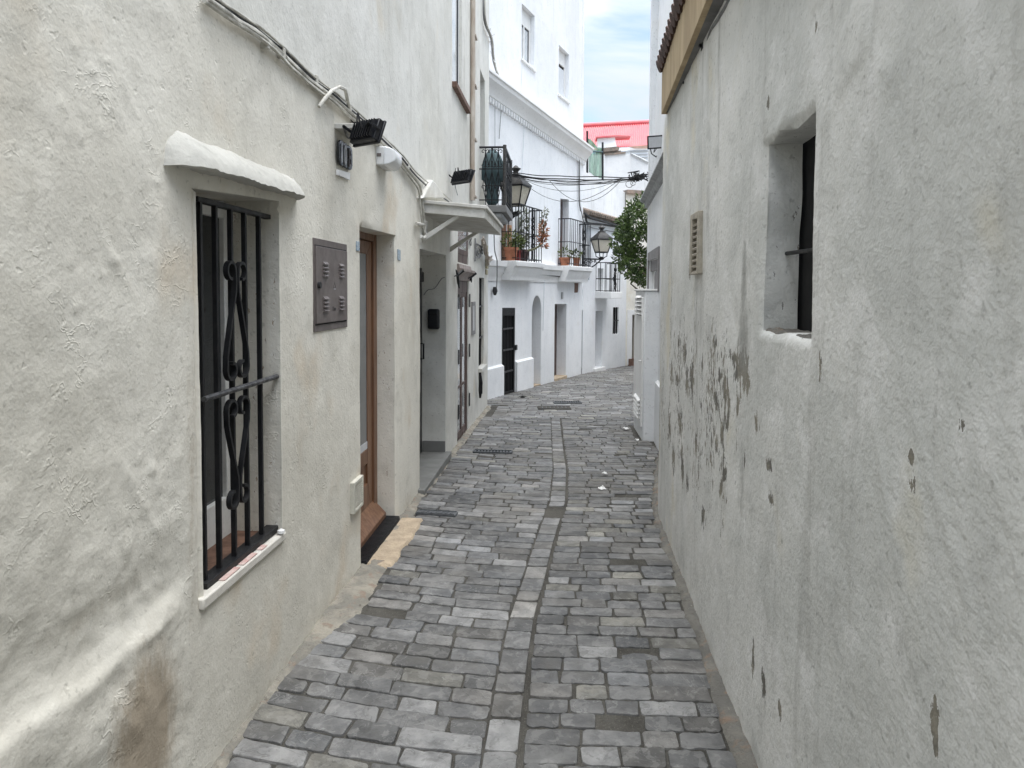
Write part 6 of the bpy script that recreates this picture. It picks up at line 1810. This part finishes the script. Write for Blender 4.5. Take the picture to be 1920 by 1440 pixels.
# ------------------------------------------------------------------ lanterns
def lantern(c, arm_from, label, w=.365):
    """c: centre of the glass rim (top of the glass)"""
    t = thing('street_lamp', Vector(arm_from), label, 'street lamp', 'wall lanterns')
    a = w / 2; b = w * .30; hg = w * .82
    ux = (Vector(c) - Vector(arm_from)); ux.z = 0; ux.normalize(); uy = Vector((-ux.y, ux.x, 0)); up = Vector((0, 0, 1))
    c = Vector(c)

    def P(x, y, z): return c + ux * x + uy * y + up * z
    sgn = ((-1, -1), (1, -1), (1, 1), (-1, 1))
    # roof
    mb = MB(); ro = [(a * 1.1, .0), (a * 1.08, .025), (a * .42, w * .42), (a * .36, w * .46), (a * .40, w * .50), (a * .2, w * .53)]
    vs = [P(x * s1, x * s2, z) for x, z in ro for s1, s2 in sgn]
    fs = [(k * 4 + j, k * 4 + (j + 1) % 4, k * 4 + 4 + (j + 1) % 4, k * 4 + 4 + j) for k in range(len(ro) - 1) for j in range(4)] + [(0, 1, 2, 3), tuple(range(len(vs) - 4, len(vs)))]
    mb.add(vs, fs); mb.build('lamp_roof', 'iron_rust', t)
    MB().lathe(P(0, 0, w * .52), [(.05, 0), (.035, .03), (.05, .05), (.085, .085), (.05, .10), (.03, .125), (.0, .14)], 10).build('finial', 'iron_rust', t.children[0], smooth=50)
    mb = MB(); vs = [P(a * s1 * .97, a * s2 * .97, -.012) for s1, s2 in sgn] + [P(b * s1 * .97, b * s2 * .97, -hg) for s1, s2 in sgn]
    mb.add(vs, [(0, 1, 5, 4), (1, 2, 6, 5), (2, 3, 7, 6), (3, 0, 4, 7), (0, 1, 2, 3), (4, 5, 6, 7)]); mb.build('glass_panes', 'lamp_glass', t, smooth=0)
    mb = MB()
    for k, (s1, s2) in enumerate(sgn):
        s3, s4 = sgn[(k + 1) % 4]
        mb.bar(P(a * s1, a * s2, -.01), P(b * s1, b * s2, -hg), .010)
        mb.bar(P(a * s1, a * s2, -.01), P(a * s3, a * s4, -.01), .012); mb.bar(P(b * s1, b * s2, -hg), P(b * s3, b * s4, -hg), .012)
        mb.tube([P(b * s1 * .9, b * s2 * .9, -hg), P(b * s1 * .85, b * s2 * .85, -hg - w * .26), P(b * s1 * .3, b * s2 * .3, -hg - w * .36)], .011, 5)
    mb.build('lamp_frame', 'iron', t)
    zb2 = -hg - w * .36
    MB().lathe(P(0, 0, zb2 - .05), [(.02, 0), (.06, .02), (.07, .05), (.03, .08)], 10).build('lamp_base', 'iron', t)
    af = Vector(arm_from); e = P(0, 0, zb2 - .03)
    mb = MB(); mb.tube([Vector((af.x, af.y, e.z)), e], .018, 6)
    dn = Vector((af.x, af.y, e.z - .26))
    mb.tube([dn.lerp(e, q) - Vector((0, 0, .06 * sin(pi * q))) for q in [k / 8 for k in range(9)]], .015, 6)
    Ld = (e - Vector((af.x, af.y, e.z))); L = Ld.length; Ld.normalize()
    for q, r in ((.2, .07), (.45, .05), (.66, .035)):
        cc = Vector((af.x, af.y, e.z)) + Ld * L * q - up * (r + .02)
        mb.tube([cc + (Ld * cos(a_) + up * sin(a_)) * r * (1 - .08 * k) for k, a_ in enumerate([j * .75 for j in range(11)])], .010, 5)
    mb.box(Vector((af.x, af.y, e.z - .12)), .03, .07, .42, ux, uy)
    mb.build('bracket', 'iron', t, smooth=50)
    return t


r1 = ray(967, 349); t1 = 11.35 / r1.y; cl1 = Vector((0, 0, EYE)) + r1 * t1
sL = FF.uv(964, 349)[0]
# bracket foot: nearest wall point on the far house front
sw = (cl1 - FF.p0).dot(FF.u); lantern(cl1, FF.pt(sw, cl1.z, .0), 'large lantern on the wall just behind the iron balcony with the parasol')
r2 = ray(1128, 449); t2 = 16.75 / r2.y; cl2 = Vector((0, 0, EYE)) + r2 * t2
lantern(cl2, FF.pt(sFe - .03, cl2.z, .0), 'smaller-looking lantern on a scrolled bracket at the corner beside the farther balcony')

# ------------------------------------------------------------------ wires across the lane
Wc = thing('overhead_wires', (0, 10.6, 3.2), 'bundle of black wires strung across the lane from the lantern to the right house', 'wires')
Pa = FL.pt(10.7, 3.33, .05)


def span(pa, pb, sag, r, mat, n=16, wob=0, k0=0):
    pts = []
    for k in range(n + 1):
        q = k / n; p = pa.lerp(pb, q); p.z -= sag * 4 * q * (1 - q); p.z += wob * mn.noise(Vector((q * 5, k0, 0))); pts.append(p)
    MB().tube(pts, r * .75, 5).build('wire', mat, Wc, smooth=60)


def at(px, py, Y):
    r = ray(px, py); return Vector((0, 0, EYE)) + r * (Y / r.y)


pL = at(936, 322, 10.95); pR = at(1206, 332, 10.15)
for k, (dy0, dy1, sag, r, mat) in enumerate(((0, 0, .03, .010, 'cable_dark'), (2, 2, .06, .012, 'cable_dark'), (3, 4, .08, .008, 'cable_dark'), (1, -2, .10, .008, 'cable_dark'), (4, 3, .11, .006, 'cable_dark'), (0, 1, .14, .006, 'cable_dark'))):
    span(at(936, 322 + dy0, 10.95), at(1206, 332 + dy1, 10.15), sag, r, mat, wob=.02, k0=k)
span(at(985, 338, 11.3), at(1164, 336, 10.3), .17, .005, 'cable_grey'); span(at(940, 325, 11.0), at(1150, 338, 10.3), .12, .005, 'cable_grey')
span(at(987, 347, 11.4), at(1162, 336, 10.3), .29, .006, 'cable_grey'); span(at(1030, 338, 10.8), at(1166, 336, 10.25), .32, .006, 'cable_grey')
mb = MB(); rr = random.Random(4)
for k in range(15):
    c = at(rr.uniform(1186, 1207), rr.uniform(326, 337), 10.2)
    mb.tube([c + Vector((rr.uniform(-.09, .09), rr.uniform(-.06, .06), rr.uniform(-.06, .06))) for _ in range(5)], .009, 4)
mb.build('cable_knot', 'cable_dark', Wc)
mb = MB()
for cx_, cy_, r in ((1180, 345, .05), (1187, 343, .035)):
    c = at(cx_, cy_, 10.2); mb.tube([c + Vector((r * cos(a), 0, r * sin(a))) for a in [k * .5 for k in range(13)]], .005, 4)
mb.build('cable_loop', 'cable_grey', Wc)

# ------------------------------------------------------------------ tree on the right
tr = thing('citrus_tree', (1.8, 13.6, ground(13.6)), 'dark green leafy tree leaning out beyond the white house on the right', 'tree')
base = Vector((1.9, 13.6, ground(13.6) - .05))
mb = MB(); mb.tube([base, base + Vector((-.03, .02, .9)), base + Vector((-.10, 0, 1.9)), base + Vector((-.2, -.05, 2.7))], .1, 10, rs=[.11, .09, .075, .05])
rr = random.Random(21); limbs = []
for k in range(9):
    s_ = base + Vector((-.1, 0, 1.5 + .14 * k)); e_ = s_ + Vector((rr.uniform(-.7, .4), rr.uniform(-.5, .5), rr.uniform(.15, .8)))
    mb.tube([s_, s_.lerp(e_, .5) + Vector((0, 0, .05)), e_], .03, 6, rs=[.035, .025, .01]); limbs.append(e_)
mb.build('trunk', 'bark', tr, smooth=60)
mb = MB(); crown_c = at(1190, 452, 13.6)
cl = []
outl = [(1163, 420), (1158, 440), (1155, 460), (1160, 480), (1168, 500), (1180, 512), (1195, 520), (1200, 500), (1176, 405), (1186, 392), (1190, 430), (1180, 450), (1175, 470), (1190, 475), (1200, 440), (1205, 400), (1192, 378), (1203, 372), (1215, 430), (1215, 480), (1210, 520), (1230, 450), (1230, 410), (1168, 435), (1172, 485), (1193, 372), (1176, 388)]
for px, py in outl:
    for dY in (-.35, .0, .35):
        c = at(px + 6 + rr.uniform(-2, 4), py + rr.uniform(-4, 4), 13.6 + dY + rr.uniform(-.12, .12)); small = (px, py) in ((1193, 372), (1176, 388), (1192, 378), (1203, 372))
        if small and dY: continue
        leaves(mb, c, rr.uniform(.10, .17) if not small else .09, 70 if not small else 22, .08, rr)
mb.build('crown', 'leaf', tr, smooth=0)

# ------------------------------------------------------------------ light, sky, camera
sun_el, sun_az = radians(80), radians(165)      # azimuth measured clockwise from +Y
sd = Vector((sin(sun_az) * cos(sun_el), cos(sun_az) * cos(sun_el), sin(sun_el)))
L = bpy.data.lights.new('sun', 'SUN'); L.energy = 1.5; L.angle = radians(60); L.color = (1, .97, .93)
so = bpy.data.objects.new('sun', L); COL.objects.link(so); so.rotation_euler = sd.to_track_quat('Z', 'Y').to_euler()

W = bpy.data.worlds.new('World'); scene.world = W; W.use_nodes = True
nt = W.node_tree; bg = nt.nodes['Background']; out = nt.nodes['World Output']
sky = nt.nodes.new('ShaderNodeTexSky'); sky.sky_type = 'NISHITA'; sky.sun_disc = False
sky.sun_elevation = sun_el; sky.sun_rotation = sun_az; sky.air_density = 1.0; sky.dust_density = .5; sky.ozone_density = 2.0
tc = nt.nodes.new('ShaderNodeTexCoord'); mp = nt.nodes.new('ShaderNodeMapping'); mp.inputs['Scale'].default_value = (1, 1, 2.4); mp.inputs['Rotation'].default_value = (0, .3, .4)
nt.links.new(tc.outputs['Generated'], mp.inputs['Vector'])
nz = nt.nodes.new('ShaderNodeTexNoise'); nz.inputs['Scale'].default_value = 3.2; nz.inputs['Detail'].default_value = 7; nz.inputs['Roughness'].default_value = .52; nz.inputs['Distortion'].default_value = .5
nt.links.new(mp.outputs[0], nz.inputs['Vector'])
mr = nt.nodes.new('ShaderNodeMapRange'); mr.interpolation_type = 'SMOOTHSTEP'
for i, v in enumerate((.38, .62, .12, .88)): mr.inputs[i + 1].default_value = v
nt.links.new(nz.outputs['Fac'], mr.inputs[0])
sep = nt.nodes.new('ShaderNodeSeparateXYZ'); nt.links.new(tc.outputs['Generated'], sep.inputs[0])
pw_ = nt.nodes.new('ShaderNodeMath'); pw_.operation = 'POWER'; pw_.inputs[1].default_value = 2.5; pw_.use_clamp = True
gz_ = nt.nodes.new('ShaderNodeMapRange')
for i, v in enumerate((.0, 1., 2.8, 27.0)): gz_.inputs[i + 1].default_value = v
nt.links.new(sep.outputs['Z'], pw_.inputs[0]); nt.links.new(pw_.outputs[0], gz_.inputs[0])
cl_ = nt.nodes.new('ShaderNodeVectorMath'); cl_.operation = 'SCALE'; cl_.inputs[0].default_value = (.93, .97, 1.0)
nt.links.new(gz_.outputs[0], cl_.inputs['Scale'])
mx = nt.nodes.new('ShaderNodeMix'); mx.data_type = 'RGBA'
nt.links.new(mr.outputs[0], mx.inputs['Factor']); nt.links.new(sky.outputs[0], mx.inputs[6]); nt.links.new(cl_.outputs[0], mx.inputs[7])
nt.links.new(mx.outputs[2], bg.inputs['Color']); bg.inputs['Strength'].default_value = .10

cam = bpy.data.cameras.new('camera'); co = bpy.data.objects.new('camera', cam); COL.objects.link(co)
cam.sensor_width = 36; cam.lens = FPX / 1920 * 36; cam.shift_y = -(720 - CY) / 1920; cam.clip_end = 500; cam.clip_start = .02
from mathutils import Matrix
co.matrix_world = Matrix.Translation((0, 0, EYE)) @ Matrix.Rotation(PSI, 4, 'Z') @ Matrix.Rotation(pi / 2 - TH, 4, 'X') @ Matrix.Rotation(RHO, 4, 'Z')
scene.camera = co
scene.view_settings.view_transform = 'Standard'; scene.view_settings.look = 'None'; scene.view_settings.gamma = 1
scene.view_settings.exposure = 1.45
scene.cycles.max_bounces = 6; scene.cycles.diffuse_bounces = 4
